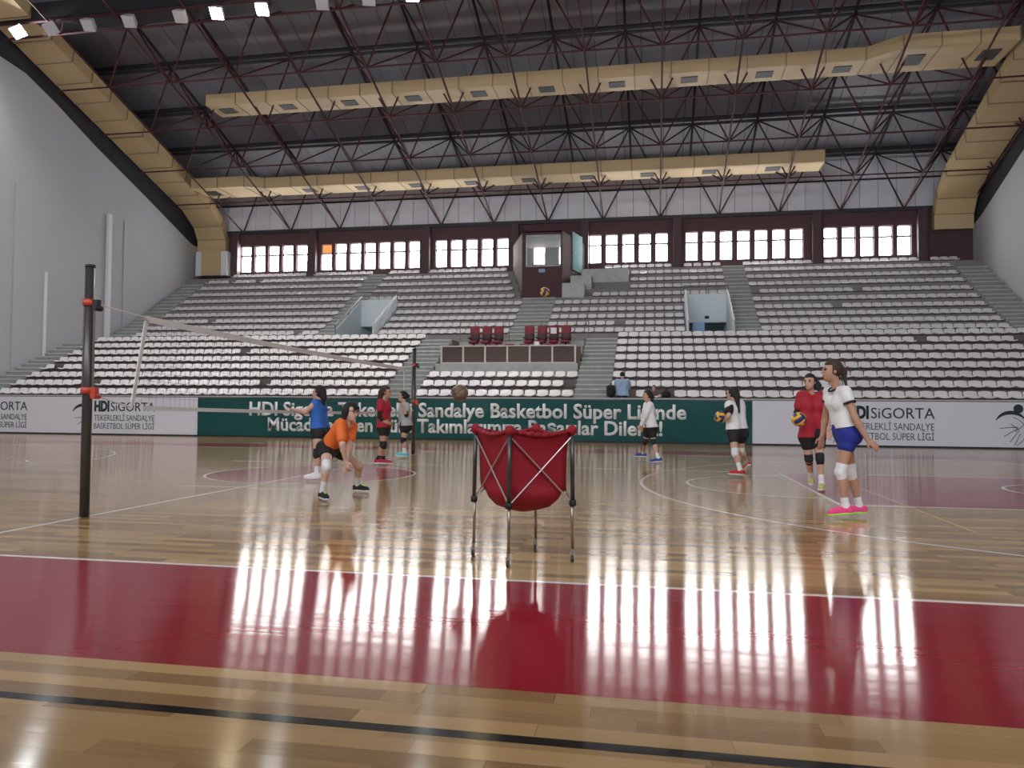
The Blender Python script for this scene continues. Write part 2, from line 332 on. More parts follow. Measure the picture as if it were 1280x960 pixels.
MB().hexa([(-WX, 3, z3), (WX, 3, z3), (WX, -19.8, 17), (-WX, -19.8, 17), (-WX, 3, z3+.2), (WX, 3, z3+.2), (WX, -19.8, 17.2), (-WX, -19.8, 17.2)]).build('roof_deck', 'roof_sheet', ce)
# space frame
UN = [-0.2+3.19*k for k in range(-6, 8)]; ROWS = 7
def Bn(i, j): return Vector((UN[i], 31.2-3.05*j, 11.98+3.05*SL*j))
def Tn(i, j): return Vector(((UN[i]+UN[i+1])/2 if i < len(UN)-1 else UN[i]+1.6, 31.2-3.05*(j+.5)+0.77, 11.98+3.05*SL*(j+.5)+2.27))
sf = sroot('roof_space_frame', (0, 25, 12), 'maroon painted steel space frame under the roof')
unit = {}
def bar(name, a, b, r, mat):
    key = (name, mat, r)
    if key not in unit: unit[key] = MB().tube((0, 0, 0), (0, 0, 1), r, 6, cap=False).mesh(name, mat)
    o = bpy.data.objects.new(name, unit[key]); COL.objects.link(o)
    d = b-a; o.rotation_mode = 'QUATERNION'; o.rotation_quaternion = Vector((0, 0, 1)).rotation_difference(d.normalized()); o.scale = (1, 1, d.length); o.location = a
    o.parent = sf; o.matrix_parent_inverse = Matrix.Translation(-WLOC[sf.name]); return o
nU = len(UN)
for j in range(ROWS):
    a, b_ = Bn(0, j), Bn(nU-1, j)
    bar('bottom_chord', Vector((-WX+.1, a.y, a.z)), Vector((WX-.1, b_.y, b_.z)), 0.04 if j < 5 else 0.05, 'truss_red' if j else 'truss_dark')
    a, b_ = Tn(0, j), Tn(nU-2, j)
    bar('top_chord', Vector((-WX+.1, a.y, a.z)), Vector((WX-.1, b_.y, b_.z)), 0.075, 'purlin')
    bar('purlin', Vector((-WX+.1, a.y+.1, a.z+.3)), Vector((WX-.1, b_.y+.1, b_.z+.3)), 0.11, 'purlin')
for i in range(nU):
    bar('bottom_chord', Bn(i, 0), Bn(i, ROWS-1), 0.045, 'truss_red')
    if i < nU-1: bar('top_chord', Tn(i, 0), Tn(i, ROWS-1), 0.065, 'truss_dark')
for j in range(ROWS-1):
    for i in range(nU-1):
        t = Tn(i, j)
        for di, dj in ((0, 0), (1, 0), (0, 1), (1, 1)):
            if j+dj > 5: continue
            bar('diagonal', Bn(i+di, j+dj), t, 0.04, 'truss_dark' if (j < 2) else 'truss_red')
# floodlights on the fifth chord line, walkway above them
v5 = 31.2-3.05*5; z5 = Bn(0, 5).z
cw = sroot('lighting_catwalk', (0, v5, z5), 'dark catwalk hung across the hall carrying the floodlights')
MB().box(-WX+.1, WX-.1, v5-.55, v5+.55, z5+.42, z5+.50).build('deck', 'black', cw)
MB().box(-WX+.1, WX-.1, v5-.58, v5-.53, z5+.45, z5+1.15).build('side_panel', 'black', cw)
MB().tube((-WX+.1, v5-.62, z5+.3), (WX-.1, v5-.62, z5+.3), .05).build('handrail', 'truss_red', cw)
for (u, on) in ((-21.14, 1), (-19.53, 0), (-17.68, 0), (-15.75, 0), (-13.39, 0), (-11.73, 2), (-9.72, 1), (-7.14, 0), (-5.2, 0), (-3.4, 1), (-1.1, 2)):
    y0 = v5-.75; z0 = z5-.10; pk = u; u = 5.91+(u-5.91)*.986
    lab = {0: 'unlit square floodlight under the catwalk', 1: 'lit white floodlight under the catwalk', 2: 'lit warm yellow floodlight under the catwalk'}[on]
    pos = {-21.14: ' beside the grey side wall', -19.53: ', first of the dark ones from the side wall', -17.68: ', second of the dark ones from the side wall', -15.75: ', third of the dark ones from the side wall', -13.39: ' next to the yellow lamp',
           -11.73: ' above the upper duct end', -9.72: ' next to the yellow one', -7.14: ' just cut by the picture edge', -5.2: ', second one past the white pair', -3.4: ' at the top edge near the middle', -1.1: ' at the top edge near the middle'}.get(pk, '')
    t = thing('floodlight', (u, y0, z0), lab+pos, 'floodlight', 'floodlights under the catwalk')
    d = Vector((0.75 if u < -18 else 0.05, -0.62, -0.78)).normalized()
    h = MB(); q = Vector((0, 0, 1)).rotation_difference(d).to_matrix()
    def P(x, y, z): return Vector((u, y0, z0))+q @ Vector((x, y, z))
    h.hexa([P(-.19, -.19, -.2), P(.19, -.19, -.2), P(.19, .19, -.2), P(-.19, .19, -.2), P(-.25, -.25, .1), P(.25, -.25, .1), P(.25, .25, .1), P(-.25, .25, .1)])
    h.build('housing', 'lamp_off', t)
    MB().hexa([P(-.22, -.22, .1), P(.22, -.22, .1), P(.22, .22, .1), P(-.22, .22, .1), P(-.22, -.22, .115), P(.22, -.22, .115), P(.22, .22, .115), P(-.22, .22, .115)]).build('lens', ('lamp_off', 'lamp_white', 'lamp_warm')[on], t)
    MB().tube((u, y0, z0), (u, v5-.5, z5+.45), .03).build('bracket', 'black', t)
# ================================================================ ducts
def duct_x(name, label, z0, h, segs):
    """duct running along X: segs = list of (x0, x1, vfront, vback)"""
    t = thing(name, (segs[0][0], segs[0][2], z0), label, 'duct')
    k = 0
    for (x0, x1, f0, f1, bk) in segs:
        n = max(1, round((x1-x0)/1.62)); 
        for i in range(n):
            a = x0+(x1-x0)*i/n; b_ = x0+(x1-x0)*(i+1)/n; fa = f0+(f1-f0)*i/n; fb = f0+(f1-f0)*(i+1)/n
            MB().hexa([(a+.02, fa, z0), (b_-.02, fb, z0), (b_-.02, bk, z0), (a+.02, bk, z0), (a+.02, fa, z0+h), (b_-.02, fb, z0+h), (b_-.02, bk, z0+h), (a+.02, bk, z0+h)]).build('duct_section', 'duct', t)
            MB().hexa([(b_-.02, fb-.03, z0-.02), (b_+.02, fb-.03, z0-.02), (b_+.02, bk+.03, z0-.02), (b_-.02, bk+.03, z0-.02), (b_-.02, fb-.03, z0+h+.02), (b_+.02, fb-.03, z0+h+.02), (b_+.02, bk+.03, z0+h+.02), (b_-.02, bk+.03, z0+h+.02)]).build('flange', 'duct_seam', t)
            if k % 2 == 0 and f0 == f1:
                c = (a+b_)/2; m_ = (fa+bk)/2; wv = 0.2*(bk-fa)
                g = MB().box(c-.36, c+.36, m_-wv, m_+wv, z0-.03, z0+.01)
                g.build('vent_grille', 'vent', t)
            k += 1
    return t
duct_x('air_duct', 'cream air duct high under the roof, turning into the side duct', 15.9, 0.55, [(-15.85, 14.6, 21.35, 21.35, 22.85), (14.6, 15.8, 21.35, 20.45, 22.85), (15.8, 20.1, 20.45, 20.45, 22.85)])
duct_x('air_duct', 'cream air duct running just above the window wall', 13.55, 0.6, [(-20.2, -16.9, 26.9, 26.9, 29.0), (-16.9, -15.9, 26.9, 27.4, 29.0), (-15.9, 14.2, 27.4, 27.4, 29.0)])
def side_duct(s, label):
    x0, x1 = sorted((s*20.3, s*22.2))
    path = [(14.0, 18.1)]
    while path[-1][0] < 29.0: path.append((path[-1][0]+1.25, path[-1][1]-1.25*.339))
    path += [(30.3, 12.2), (30.75, 11.5), (30.8, 10.72)]
    t = thing('air_duct', (s*21, 30.5, 10.7), label, 'duct')
    H = 0.65
    def off(i):
        a = path[max(0, i-1)]; b_ = path[min(len(path)-1, i+1)]
        dy, dz = b_[0]-a[0], b_[1]-a[1]; L = math.hypot(dy, dz); return (-dz/L*H*0.6, dy/L*H)
    for i in range(len(path)-1):
        (a0, a1), (b0, b1) = path[i], path[i+1]; oa, ob = off(i), off(i+1)
        g = 0.02
        MB().hexa([(x0, a0+g, a1), (x1, a0+g, a1), (x1, b0-g, b1), (x0, b0-g, b1), (x0, a0+oa[0]+g, a1+oa[1]), (x1, a0+oa[0]+g, a1+oa[1]), (x1, b0+ob[0]-g, b1+ob[1]), (x0, b0+ob[0]-g, b1+ob[1])]).build('duct_section', 'duct', t)
        if i:
            MB().hexa([(x0-.02, a0-.03, a1-.02), (x1+.02, a0-.03, a1-.02), (x1+.02, a0+.03, a1-.02), (x0-.02, a0+.03, a1-.02), (x0-.02, a0+oa[0]-.03, a1+oa[1]+.02), (x1+.02, a0+oa[0]-.03, a1+oa[1]+.02), (x1+.02, a0+oa[0]+.03, a1+oa[1]+.02), (x0-.02, a0+oa[0]+.03, a1+oa[1]+.02)]).build('flange', 'duct_seam', t)
    return t
dl = side_duct(-1, 'cream air duct sloping down along the wall behind the net')
dr = side_duct(1, 'cream air duct sloping down to the plain maroon wall section')
t = thing('duct_cabinet', (-21, 30.6, 9.2), 'white cabinet with a cream duct shaft at the top corner of the stand', 'cabinet')
MB().box(-22.1, -20.0, 30.45, 31.15, 9.2, 10.7).build('body', 'wall_white', t)
MB().box(-21.65, -20.4, 30.35, 30.45, 9.2, 10.7).build('duct_shaft', 'duct', t)
# ================================================================ grandstand
RV = [14.93+.8*i for i in range(8)]; RZ = [1.52+.375*i for i in range(8)]
UVr = [23.33+.825*i for i in range(10)]; UZ = [a-.33 for a in (4.97, 5.38, 5.81, 6.26, 6.75, 7.25, 7.76, 8.27, 8.78, 9.27)]
gs = sroot('grandstand', (0, 14.4, 0), 'concrete grandstand rising in stepped tiers behind the banners')
AISL, AISR = (-4.2, -2.85), (3.05, 4.35)
SIDE = 20.85
VOM = ((-9.55, -7.5), (7.32, 9.42))
UAIS = ((-10.62, -9.58), (-0.88, 0.82), (9.47, 10.6))
def tier(x0, x1, y0, y1, z0, z1, mat='tier_maroon', name='tier'): return MB().box(x0, x1, y0, y1, z0, z1).build(name, mat, gs)
tier(-WX, WX, 14.37, 14.6, 0, 1.50, 'concrete', 'front_wall')
MB().box(-WX, WX, 14.33, 14.62, 1.50, 1.56).build('coping', 'concrete_step', gs)
for i in range(8):
    y0 = RV[i]-.62; y1 = y0+.8 if i < 7 else 22.71
    z0 = max(0, RZ[i]-.7)
    if i < 3: tier(-WX, WX, y0, y1+.05, z0, RZ[i])
    else: tier(-WX, -2.8, y0, y1+.05, z0, RZ[i]); tier(2.95, WX, y0, y1+.05, z0, RZ[i])
tier(-2.8, 2.95, 21.0, 22.76, 3.0, RZ[7], 'concrete')
for j in range(10):
    y0 = UVr[j]-.62; y1 = y0+.825+.05
    if j == 9: y1 = VW
    z0 = UZ[j]-1.0
    segs = [(-WX, WX)]
    if j < 4: segs = [(-WX, VOM[0][0]), (VOM[0][1], VOM[1][0]), (VOM[1][1], WX)]
    for a, b_ in segs: tier(a, b_, y0, y1, z0, UZ[j], 'tier_upper')
# aisle steps
def steps(x0, x1, edges, nper=2):
    for (yf, zl, zh) in edges:           # riser at yf from zl to zh: one step in front of it
        d = .40
        zm = (zl+zh)/2
        for (ya, yb, za, zb) in ((yf-d, yf+.02, zl-.02, zm), (yf-.015, yf+d+.02, zl, zh+.012)):
            MB().box(x0, x1, ya, yb, za, zb-.045, 1).box(x0, x1, ya-.03, yb, zb-.045, zb, 0).build('step', ['concrete_step', 'concrete_riser_shaded'], gs)  # riser concrete coloured darker than the treads, standing in for shade
low = [(RV[i+1]-.62, RZ[i], RZ[i+1]) for i in range(7)]
upp = [(UVr[0]-.62, RZ[7], UZ[0])]+[(UVr[j+1]-.62, UZ[j], UZ[j+1]) for j in range(9)]
for (a, b_) in (AISL, AISR, (-WX, -SIDE), (SIDE, WX)): steps(a, b_, low); MB().box(a, b_, 14.32, 14.7, 1.52, 1.535).build('step', 'concrete_step', gs)
steps(*UAIS[0], upp); steps(*UAIS[2], upp); steps(*UAIS[1], upp[:6]); steps(-WX, -SIDE, upp[:-1]); steps(SIDE, WX, upp[:-1])
# landing block by the booth door
MB().box(2.0, 4.5, 28.55, 30.25, 7.2, 8.68).build('landing', 'concrete_step', gs); MB().box(1.5, 2.6, 27.75, 28.55, 6.9, 8.2).build('landing', 'concrete_step', gs); MB().box(1.15, 2.3, 27.0, 27.75, 6.8, 7.7).build('landing', 'concrete_step', gs)
# VIP platform
MB().box(-2.8, 2.95, 17.25, 18.7, 2.0, 2.95).box(-2.8, 2.95, 16.7, 17.25, 2.0, 2.66).box(-2.8, 2.95, 18.7, 19.6, 2.0, 3.2).box(-2.8, 2.95, 19.6, 22.0, 2.0, 3.58).build('platform', 'concrete', gs)
MB().box(-0.3, 0.25, 20.6, 21.0, 3.58, 3.85).build('step', 'concrete_step', gs)
# ---- tunnel mouths (vomitories)
for q, (a, b_) in enumerate(VOM):
    vt = sroot('stair_tunnel', ((a+b_)/2, 23, 4.1), ('pale blue stair tunnel mouth with sloping rails beside the VIP seats', 'pale blue stair tunnel mouth with a blue box inside')[q])
    MB().box(a, b_, 26.0, 26.2, 5.45, 6.85).build('end_wall', 'vom_blue', vt)
    MB().box(a, b_, 28.0, 28.2, 3.0, 5.6).build('inner_wall', 'vom_teal', vt)
    MB().box(a, b_, 26.2, 28.0, 5.45, 5.6).build('soffit', 'vom_teal', vt)
    MB().box(a, b_, 22.71, 28.0, 2.9, 3.0).build('tunnel_floor', 'concrete', vt)
    for x0, x1 in ((a-.0, a+.1), (b_-.1, b_)):
        MB().add([(x, y, z) for x in (x0, x1) for y, z in ((22.75, 3.0), (28.0, 3.0), (28.0, 5.5), (26.1, 5.5), (26.1, 6.85), (22.75, 4.95))],
                 [(0, 1, 2, 3, 4, 5), (11, 10, 9, 8, 7, 6)]+[(i, i+6, (i+1) % 6+6, (i+1) % 6) for i in range(6)]).build('side_wall', 'vom_blue', vt)
        c = (x0+x1)/2; mt = 'rail_white' if q == 1 or x0 > a+.2 else 'rail_metal'
        MB().tube((c, 22.75, 5.15), (c, 26.1, 7.05), .05).tube((c, 22.75, 4.4), (c, 22.75, 5.15), .04).tube((c, 24.4, 5.6), (c, 24.4, 6.1), .03).build('handrail', mt, vt)
    r = MB().tube((a, 26.1, 7.28), (b_, 26.1, 7.28), .025)
    for x in (a, (a+b_)/2, b_): r.tube((x, 26.1, 6.8), (x, 26.1, 7.28), .025)
    r.build('guard_rail', 'rail_metal', vt)
    if q == 1:
        MB().box(7.62, 8.15, 23.6, 24.1, 4.15, 5.2).build('box', 'sign_blue', vt); MB().box(8.3, 8.5, 25.97, 26.0, 5.62, 5.76).build('sign', 'black', vt)
# ---------------------------------------------------------------- seats
def seat_mb(skirt=False):
    mb = MB(); xs = (-.205, -.16, -.06, .06, .16, .205)
    def prof(k):
        e = abs(xs[k])/.205; e2 = e**3
        return [(0.02, .34-.03*e2), (0.0, .335-.03*e2), (-.05, .17+.01*e2), (-.10, .135+.02*e2), (-.34, .14+.025*e2), (-.39, .105+.045*e2), (-.375, .085+.045*e2), (-.10, .105+.02*e2), (-.015, .16)]
    P_ = [prof(k) for k in range(6)]; n = 9
    vs = [(xs[k], y, z) for k in range(6) for y, z in P_[k]]
    fs = [(k*n+i, k*n+(i+1) % n, (k+1)*n+(i+1) % n, (k+1)*n+i) for k in range(5) for i in range(n)]+[tuple(range(n)), tuple(range(6*n-1, 5*n-1, -1))]
    mb.add(vs, fs, 0)
    mb.box(-.03, .03, -.30, -.06, 0, .11, 1)
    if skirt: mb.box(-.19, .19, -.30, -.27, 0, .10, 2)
    return mb
SEAT = seat_mb().mesh('stadium_seat', ['seat_white', 'rail_maroon', 'seat_skirt'], True); SEATB = seat_mb(True).mesh('stadium_seat', ['seat_white', 'rail_maroon', 'seat_skirt'], True)
PITCH_S = 0.442
def fill(x0, x1):
    n = int((x1-x0)/PITCH_S+.3); p = (x1-x0)/n
    return [x0+p*(k+.5) for k in range(n)]
seats = []                                  # (x, y, z, row, block, index, total)
rail_spans = []
def srow(row, y, z, blocks):
    for (x0, x1, bl) in blocks:
        if x1-x0 < .4: continue
        L = fill(x0, x1); rail_spans.append((x0, x1, y, z))
        for k, x in enumerate(L): seats.append((x, y, z, row, bl, k, len(L)))
for i in range(8):
    b3 = [(-SIDE, AISL[0], 'L'), (AISR[1], SIDE-.1, 'R')]
    if i < 3: b3.insert(1, (AISL[1], AISR[0], 'M'))
    srow(i, RV[i], RZ[i], b3)
for j in range(10):
    y, z = UVr[j], UZ[j]; bl = []
    bl.append((-SIDE if j < 9 else -19.7, UAIS[0][0], 'L'))
    cl0 = VOM[0][1]+.05 if j < 4 else UAIS[0][1]; cl1 = UAIS[1][0] if j < 5 else -1.35-(y-27.2)*.32
    bl.append((cl0, cl1, 'CL'))
    cr1 = VOM[1][0]-.05 if j < 4 else UAIS[2][0]; cr0 = UAIS[1][1] if j < 5 else (2.7 if j == 5 else 4.6 if j < 9 else 3.1)
    bl.append((cr0, cr1, 'CR')); bl.append((UAIS[2][1], SIDE-.1 if j < 9 else 21.4, 'R'))
    if j == 9:
        PL = (-20.0, -14.58, -7.42, 7.12, 14.48, 19.75); out = []
        for (a, b_, c) in bl:
            cuts = sorted(p for p in PL if a < p < b_); st = a
            for p in cuts: out.append((st, p-.3, c)); st = p+.3
            out.append((st, b_, c))
        bl = out
    srow(10+j, y, z, bl)
rng = random.Random(7)
missing = lambda s: (s[3] == 1 and -17.6 < s[0] < -16.6) or (s[3] in (0,) and 4.35 < s[0] < 5.2) or (s[3] == 0 and 5.7 < s[0] < 6.35) or rng.random() < 0.006
seats = [s for s in seats if not missing(s)]
ORD = ['first', 'second', 'third', 'fourth', 'fifth', 'sixth', 'seventh', 'eighth', 'ninth', 'tenth', 'eleventh', 'twelfth', 'thirteenth', 'fourteenth', 'fifteenth', 'sixteenth', 'seventeenth', 'eighteenth', 'nineteenth', 'twentieth']
TENS = {20: 'twenty', 30: 'thirty', 40: 'forty'}
def ordw(n):
    if n <= 20: return ORD[n-1]
    t = n//10*10
    return {30: 'thirtieth', 40: 'fortieth'}[n] if n % 10 == 0 else TENS[t]+'-'+ORD[n % 10-1]
def inview(s):
    d = np.array([s[0], s[1], s[2]+.2])-CAM; z = d @ _fw; px = 640+FPX*(d @ _r2)/z
    return -5 < px < 1285
def dist(s): return (s[0]-CAM[0])**2+(s[1]-CAM[1])**2
vis = sorted([s for s in seats if inview(s)], key=lambda s: (s[3] if s[3] < 4 else 9, dist(s)))[:300]
viss = set(vis)
ROWN = {0: 'lowest', 1: 'second', 2: 'third', 3: 'fourth'}
for s in vis:
    o = link('stadium_seat', SEAT, None, (s[0], s[1]+.0, s[2])); x, y, z, r, bl, k, n = s
    if bl == 'L': lab = '%s white plastic seat from the aisle, %s row, block behind the net' % (ordw(n-k), ROWN[r])
    elif bl == 'M': lab = '%s white plastic seat from the net pole side, %s row, below the desk' % (ordw(k+1), ROWN[r])
    else: lab = '%s white plastic seat from the aisle, %s row, block behind the ball holders' % (ordw(k+1), ROWN[r])
    tag(o, lab, 'seat', 'white seats in the lowest grandstand rows')
# the remaining rows: one object
base = {}
for me in (SEAT, SEATB):
    nv = len(me.vertices); co = np.empty(nv*3, np.float32); me.vertices.foreach_get('co', co)
    base[me.name] = (co.reshape(-1, 3), [tuple(p.vertices) for p in me.polygons], [p.material_index for p in me.polygons])
V, F, MI = [], [], []; cnt = 0
for s in seats:
    if s in viss: continue
    co, fs, mi = base[SEATB.name if s[3] == 7 else SEAT.name]
    V.append(co+np.array([s[0], s[1], s[2]], np.float32)); F += [tuple(i+cnt for i in f) for f in fs]; MI += mi; cnt += len(co)
me = bpy.data.meshes.new('stadium_seats'); me.from_pydata(np.concatenate(V).tolist(), [], F)
for mm in ('seat_white', 'rail_maroon', 'seat_skirt'): me.materials.append(MATS[mm])
me.polygons.foreach_set('material_index', MI); me.polygons.foreach_set('use_smooth', [True]*len(F)); me.update()
tag(link('stadium_seats', me), 'rows of white plastic seats filling the upper grandstand', 'seats', None, 'stuff')
for (x0, x1, y, z) in rail_spans:
    MB().box(x0, x1, y-.30, y-.10, z+.03, z+.095).build('seat_rail', 'rail_maroon', gs)
# ================================================================ control booth
bt = thing('control_booth', (0, 27.2, 7.2), 'maroon control booth with a large window above the centre aisle', 'booth')
F0, F1, B0, B1 = -1.0, 1.12, -2.3, 2.1
def quadwall(a, b_, z0, z1, t=.08):
    a = Vector(a); b_ = Vector(b_); d = (b_-a).normalized(); n = Vector((-d.y, d.x))*t
    return [(a.x, a.y, z0), (b_.x, b_.y, z0), (b_.x+n.x, b_.y+n.y, z0), (a.x+n.x, a.y+n.y, z0), (a.x, a.y, z1), (b_.x, b_.y, z1), (b_.x+n.x, b_.y+n.y, z1), (a.x+n.x, a.y+n.y, z1)]
fwm = MB().box(F0, F1, 27.2, 27.3, 6.4, 8.62).box(F0, F1, 27.2, 27.3, 10.3, 10.5).box(F0, -.80, 27.2, 27.3, 8.62, 10.3).box(1.06, F1, 27.2, 27.3, 8.62, 10.3)
fwm.build('front_wall', 'wall_maroon', bt)
fr = MB()
for (x0, x1, z0, z1) in ((-.80, -.76, 8.62, 10.3), (1.02, 1.06, 8.62, 10.3), (-.8, 1.06, 8.62, 8.67), (-.8, 1.06, 10.25, 10.3)): fr.box(x0, x1, 27.16, 27.3, z0, z1)
wfm = fr.build('window_frame', 'window_frame', bt); MB().box(-.76, 1.02, 27.22, 27.23, 8.67, 10.25).build('pane', 'glass', wfm)
MB().hexa(quadwall((F0, 27.2), (B0, 31.2), 6.4, 10.5, -.08)).build('side_wall', 'wall_maroon', bt)
MB().hexa(quadwall((F1, 27.2), (B1, 31.2), 6.4, 10.5)).build('side_wall', 'wall_maroon', bt)
def onr(t_): return (F1+(B1-F1)*t_, 27.2+4*t_)
dd = MB().hexa(quadwall(onr(.36), onr(.74), 8.70, 10.75, -.06)).build('door', 'door_blue', bt)
a = onr(.41); MB().sphere((a[0]+.1, a[1], 9.65), .04).build('door_handle', 'metal', dd)
MB().box(-.12, .22, 27.17, 27.2, 8.32, 8.5).build('sign', 'sign_blue', bt)
MB().hexa([(F0, 27.2, 10.44), (F1, 27.2, 10.44), (B1, 31.2, 10.44), (B0, 31.2, 10.44), (F0, 27.2, 10.5), (F1, 27.2, 10.5), (B1, 31.2, 10.5), (B0, 31.2, 10.5)]).build('booth_roof', 'wall_maroon', bt)
# ================================================================ VIP desk and chairs
dk = thing('vip_desk', (0.05, 17.7, 2.95), 'long panelled wooden desk with pale trim on the VIP platform', 'desk')
D0, D1 = -2.68, 2.80
MB().box(D0-.04, D1+.04, 17.66, 18.25, 3.66, 3.70).build('desk_top', 'desk_trim', dk)
for k in range(6):
    w_ = (D1-D0)/6; MB().box(D0+k*w_+.045, D0+(k+1)*w_-.045, 17.72, 17.75, 3.03, 3.65).build('panel', 'desk_wood', dk)
for k in range(7): x = D0+(D1-D0)*k/6; MB().box(x-.035, x+.035, 17.69, 17.75, 2.95, 3.66).build('post', 'desk_trim', dk)
MB().box(D0, D1, 17.70, 17.75, 2.98, 3.025).build('bottom_rail', 'desk_trim', dk)
for x in (D0, D1-.03): MB().box(x, x+.03, 17.75, 18.2, 2.95, 3.66).build('side_panel', 'desk_wood', dk)
MB().box(2.86, 3.0, 17.68, 18.1, 2.95, 3.64).build('end_panel', 'desk_wood', dk)
t = thing('vip_guard_rail', (0, 21.4, 4.15), 'thin metal guard rail behind the maroon VIP chairs', 'rail')
MB().tube((-2.9, 21.6, 5.1), (3.0, 21.6, 5.1), .02).build('top_rail', 'rail_metal', t)
for x in (-2.9, -2.2, -.9, -.6, .9, 3.0): MB().tube((x, 21.6, 4.14), (x, 21.6, 5.1), .018).build('post', 'rail_metal', t)
def rbox(x0, x1, y0, y1, z0, z1, b=.03):
    bm = bmesh.new(); bmesh.ops.create_cube(bm, size=1)
    for v in bm.verts: v.co = Vector(((x0+x1)/2+v.co.x*(x1-x0), (y0+y1)/2+v.co.y*(y1-y0), (z0+z1)/2+v.co.z*(z1-z0)))
    bmesh.ops.bevel(bm, geom=list(bm.edges), offset=b, segments=2, affect='EDGES', profile=.5)
    mb = MB(); bm.verts.index_update(); mb.add([v.co[:] for v in bm.verts], [[v.index for v in f.verts] for f in bm.faces]); bm.free(); return mb
CH = {}
CH['seat'] = (rbox(-.19, .19, -.30, .22, .40, .52, .05), 'chair_maroon'); CH['backrest'] = (rbox(-.215, .215, .16, .28, .50, 1.20, .055), 'chair_maroon')
CH['back_pad'] = (rbox(-.18, .18, .12, .18, .54, .86, .025), 'chair_dark')
CH['armrest'] = (rbox(-.235, -.195, -.22, .2, .62, .68, .015), 'chair_dark'); CH['armrest2'] = (rbox(.195, .235, -.22, .2, .62, .68, .015), 'chair_dark')
CH['leg'] = (MB().tube((0, 0, .06), (0, 0, .42), .035), 'black'); CH['base'] = (MB().box(-.2, .2, -.03, .03, 0.0, .06).box(-.03, .03, -.2, .2, 0.0, .06), 'black')
CHM = {k: v[0].mesh(k.rstrip('2'), v[1], True) for k, v in CH.items()}
cu = [float(J(px_, 420, 20.2)[0]) for px_ in (592.5, 607.5, 622, 661, 677, 692, 707)]
lab = ['maroon high-backed chair at the desk, outermost on the aisle side by the net', 'maroon high-backed chair in the middle of the group of three', 'maroon high-backed chair of the three beside the centre gap', 'maroon high-backed chair of the four beside the centre gap', 'maroon high-backed chair next to the one with a paper sheet', 'maroon high-backed chair with a white paper sheet on its back', 'maroon high-backed chair at the outer end of the four']
for k, u in enumerate(cu):
    loc = (u, 20.2, 3.58); t = thing('vip_chair', loc, lab[k], 'chair', 'maroon chairs behind the VIP desk')
    for kk, mm in CHM.items():
        o = bpy.data.objects.new(kk.rstrip('2'), mm); COL.objects.link(o); o.parent = t
    t.rotation_euler = (0, 0, random.uniform(-.04, .04))
for k, (px_, lb) in enumerate(((615, 'low maroon chair peeking over the desk below the group of three'), (636, 'dark round-topped chair peeking over the desk at the centre gap'), (655, 'low maroon chair peeking over the desk beside the small card'), (688, 'low maroon chair peeking over the desk below the paper sheet'))):
    t = thing('desk_chair', (float(J(px_, 430, 18.45)[0]), 18.45, 2.95), lb, 'chair', 'low chairs right behind the VIP desk'); t.scale = (1.0, .72, .74)
    for kk, mm in CHM.items():
        o = bpy.data.objects.new(kk.rstrip('2'), mm); COL.objects.link(o); o.parent = t
pc = J(692, 413, 20.28)
tag(MB().box(pc[0]-.13, pc[0]+.13, 20.27, 20.282, pc[2]-.14, pc[2]+.12).build('paper_sheet', 'paper'), 'white paper sheet hung on a maroon chair back', 'paper')
tag(MB().box(float(J(671, 430, 17.85)[0])-.1, float(J(671, 430, 17.85)[0])+.1, 17.85, 17.86, 3.70, 3.86).build('name_card', 'paper'), 'small white card standing on the VIP desk', 'card')
# ================================================================ banners
def wave(x, z, amp): return amp*(math.sin(x*2.1+z*1.6)*.5+math.sin(x*.9-z*3.1+1.3)*.6+math.sin(x*4.3+z*5.2)*.25)
def banner(name, x0, x1, mat, label, amp):
    t = thing(name, ((x0+x1)/2, 14.3, 0.02), label, 'banner')
    mb = MB(); nx = max(2, int((x1-x0)/.12)); nz = 12; vs = []
    for side in (0, 1):
        for i in range(nx+1):
            for j in range(nz+1):
                x = x0+(x1-x0)*i/nx; z = .05+(1.49-.05)*j/nz+ (.02*math.sin(x*1.3) if j == nz and amp > .01 else 0); vs.append((x, 14.27+wave(x, z, amp)+side*.012, z))
    o = (nx+1)*(nz+1); fs = []
    for i in range(nx):
        for j in range(nz):
            a = i*(nz+1)+j; q = (a, a+nz+1, a+nz+2, a+1); fs += [q, tuple(k+o for k in reversed(q))]
    mb.add(vs, fs).build('cloth', mat, t, True)
    MB().box(x0, x1, 14.235, 14.30, 0.0, .055).build('base_strip', 'black', t)
    return t
def text(body, x0, x1, z, mat, parent, amp, bold=0.0, name='lettering', hfix=None):
    cu_ = bpy.data.curves.new(name, 'FONT'); cu_.body = body; cu_.size = 1; cu_.offset = bold; cu_.extrude = 0.0; cu_.resolution_u = 3; cu_.fill_mode = 'FRONT'
    ob = bpy.data.objects.new('tmp', cu_); COL.objects.link(ob); dg = bpy.context.evaluated_depsgraph_get()
    me = bpy.data.meshes.new_from_object(ob.evaluated_get(dg)); bpy.data.objects.remove(ob); me.name = name
    bm = bmesh.new(); bm.from_mesh(me); bmesh.ops.triangulate(bm, faces=bm.faces)
    xs = [v.co.x for v in bm.verts]; a, b_ = min(xs), max(xs); sc = (x1-x0)/(b_-a); sz = sc if hfix is None else hfix
    for v in bm.verts:
        X = x0+(v.co.x-a)*sc; Z = z+v.co.y*sz; v.co = Vector((X, 14.253+wave(X, Z, amp), Z))
    g = bmesh.ops.extrude_face_region(bm, geom=list(bm.faces))
    for e in g['geom']:
        if isinstance(e, bmesh.types.BMVert): e.co.y += .006
    bmesh.ops.recalc_face_normals(bm, faces=bm.faces); bm.to_mesh(me); bm.free(); me.materials.clear(); me.materials.append(MATS[mat])
    return link(name, me, parent)
gb = banner('green_banner', -11.38, 9.12, 'banner_green', 'dark green cloth banner with two lines of white writing', .03)
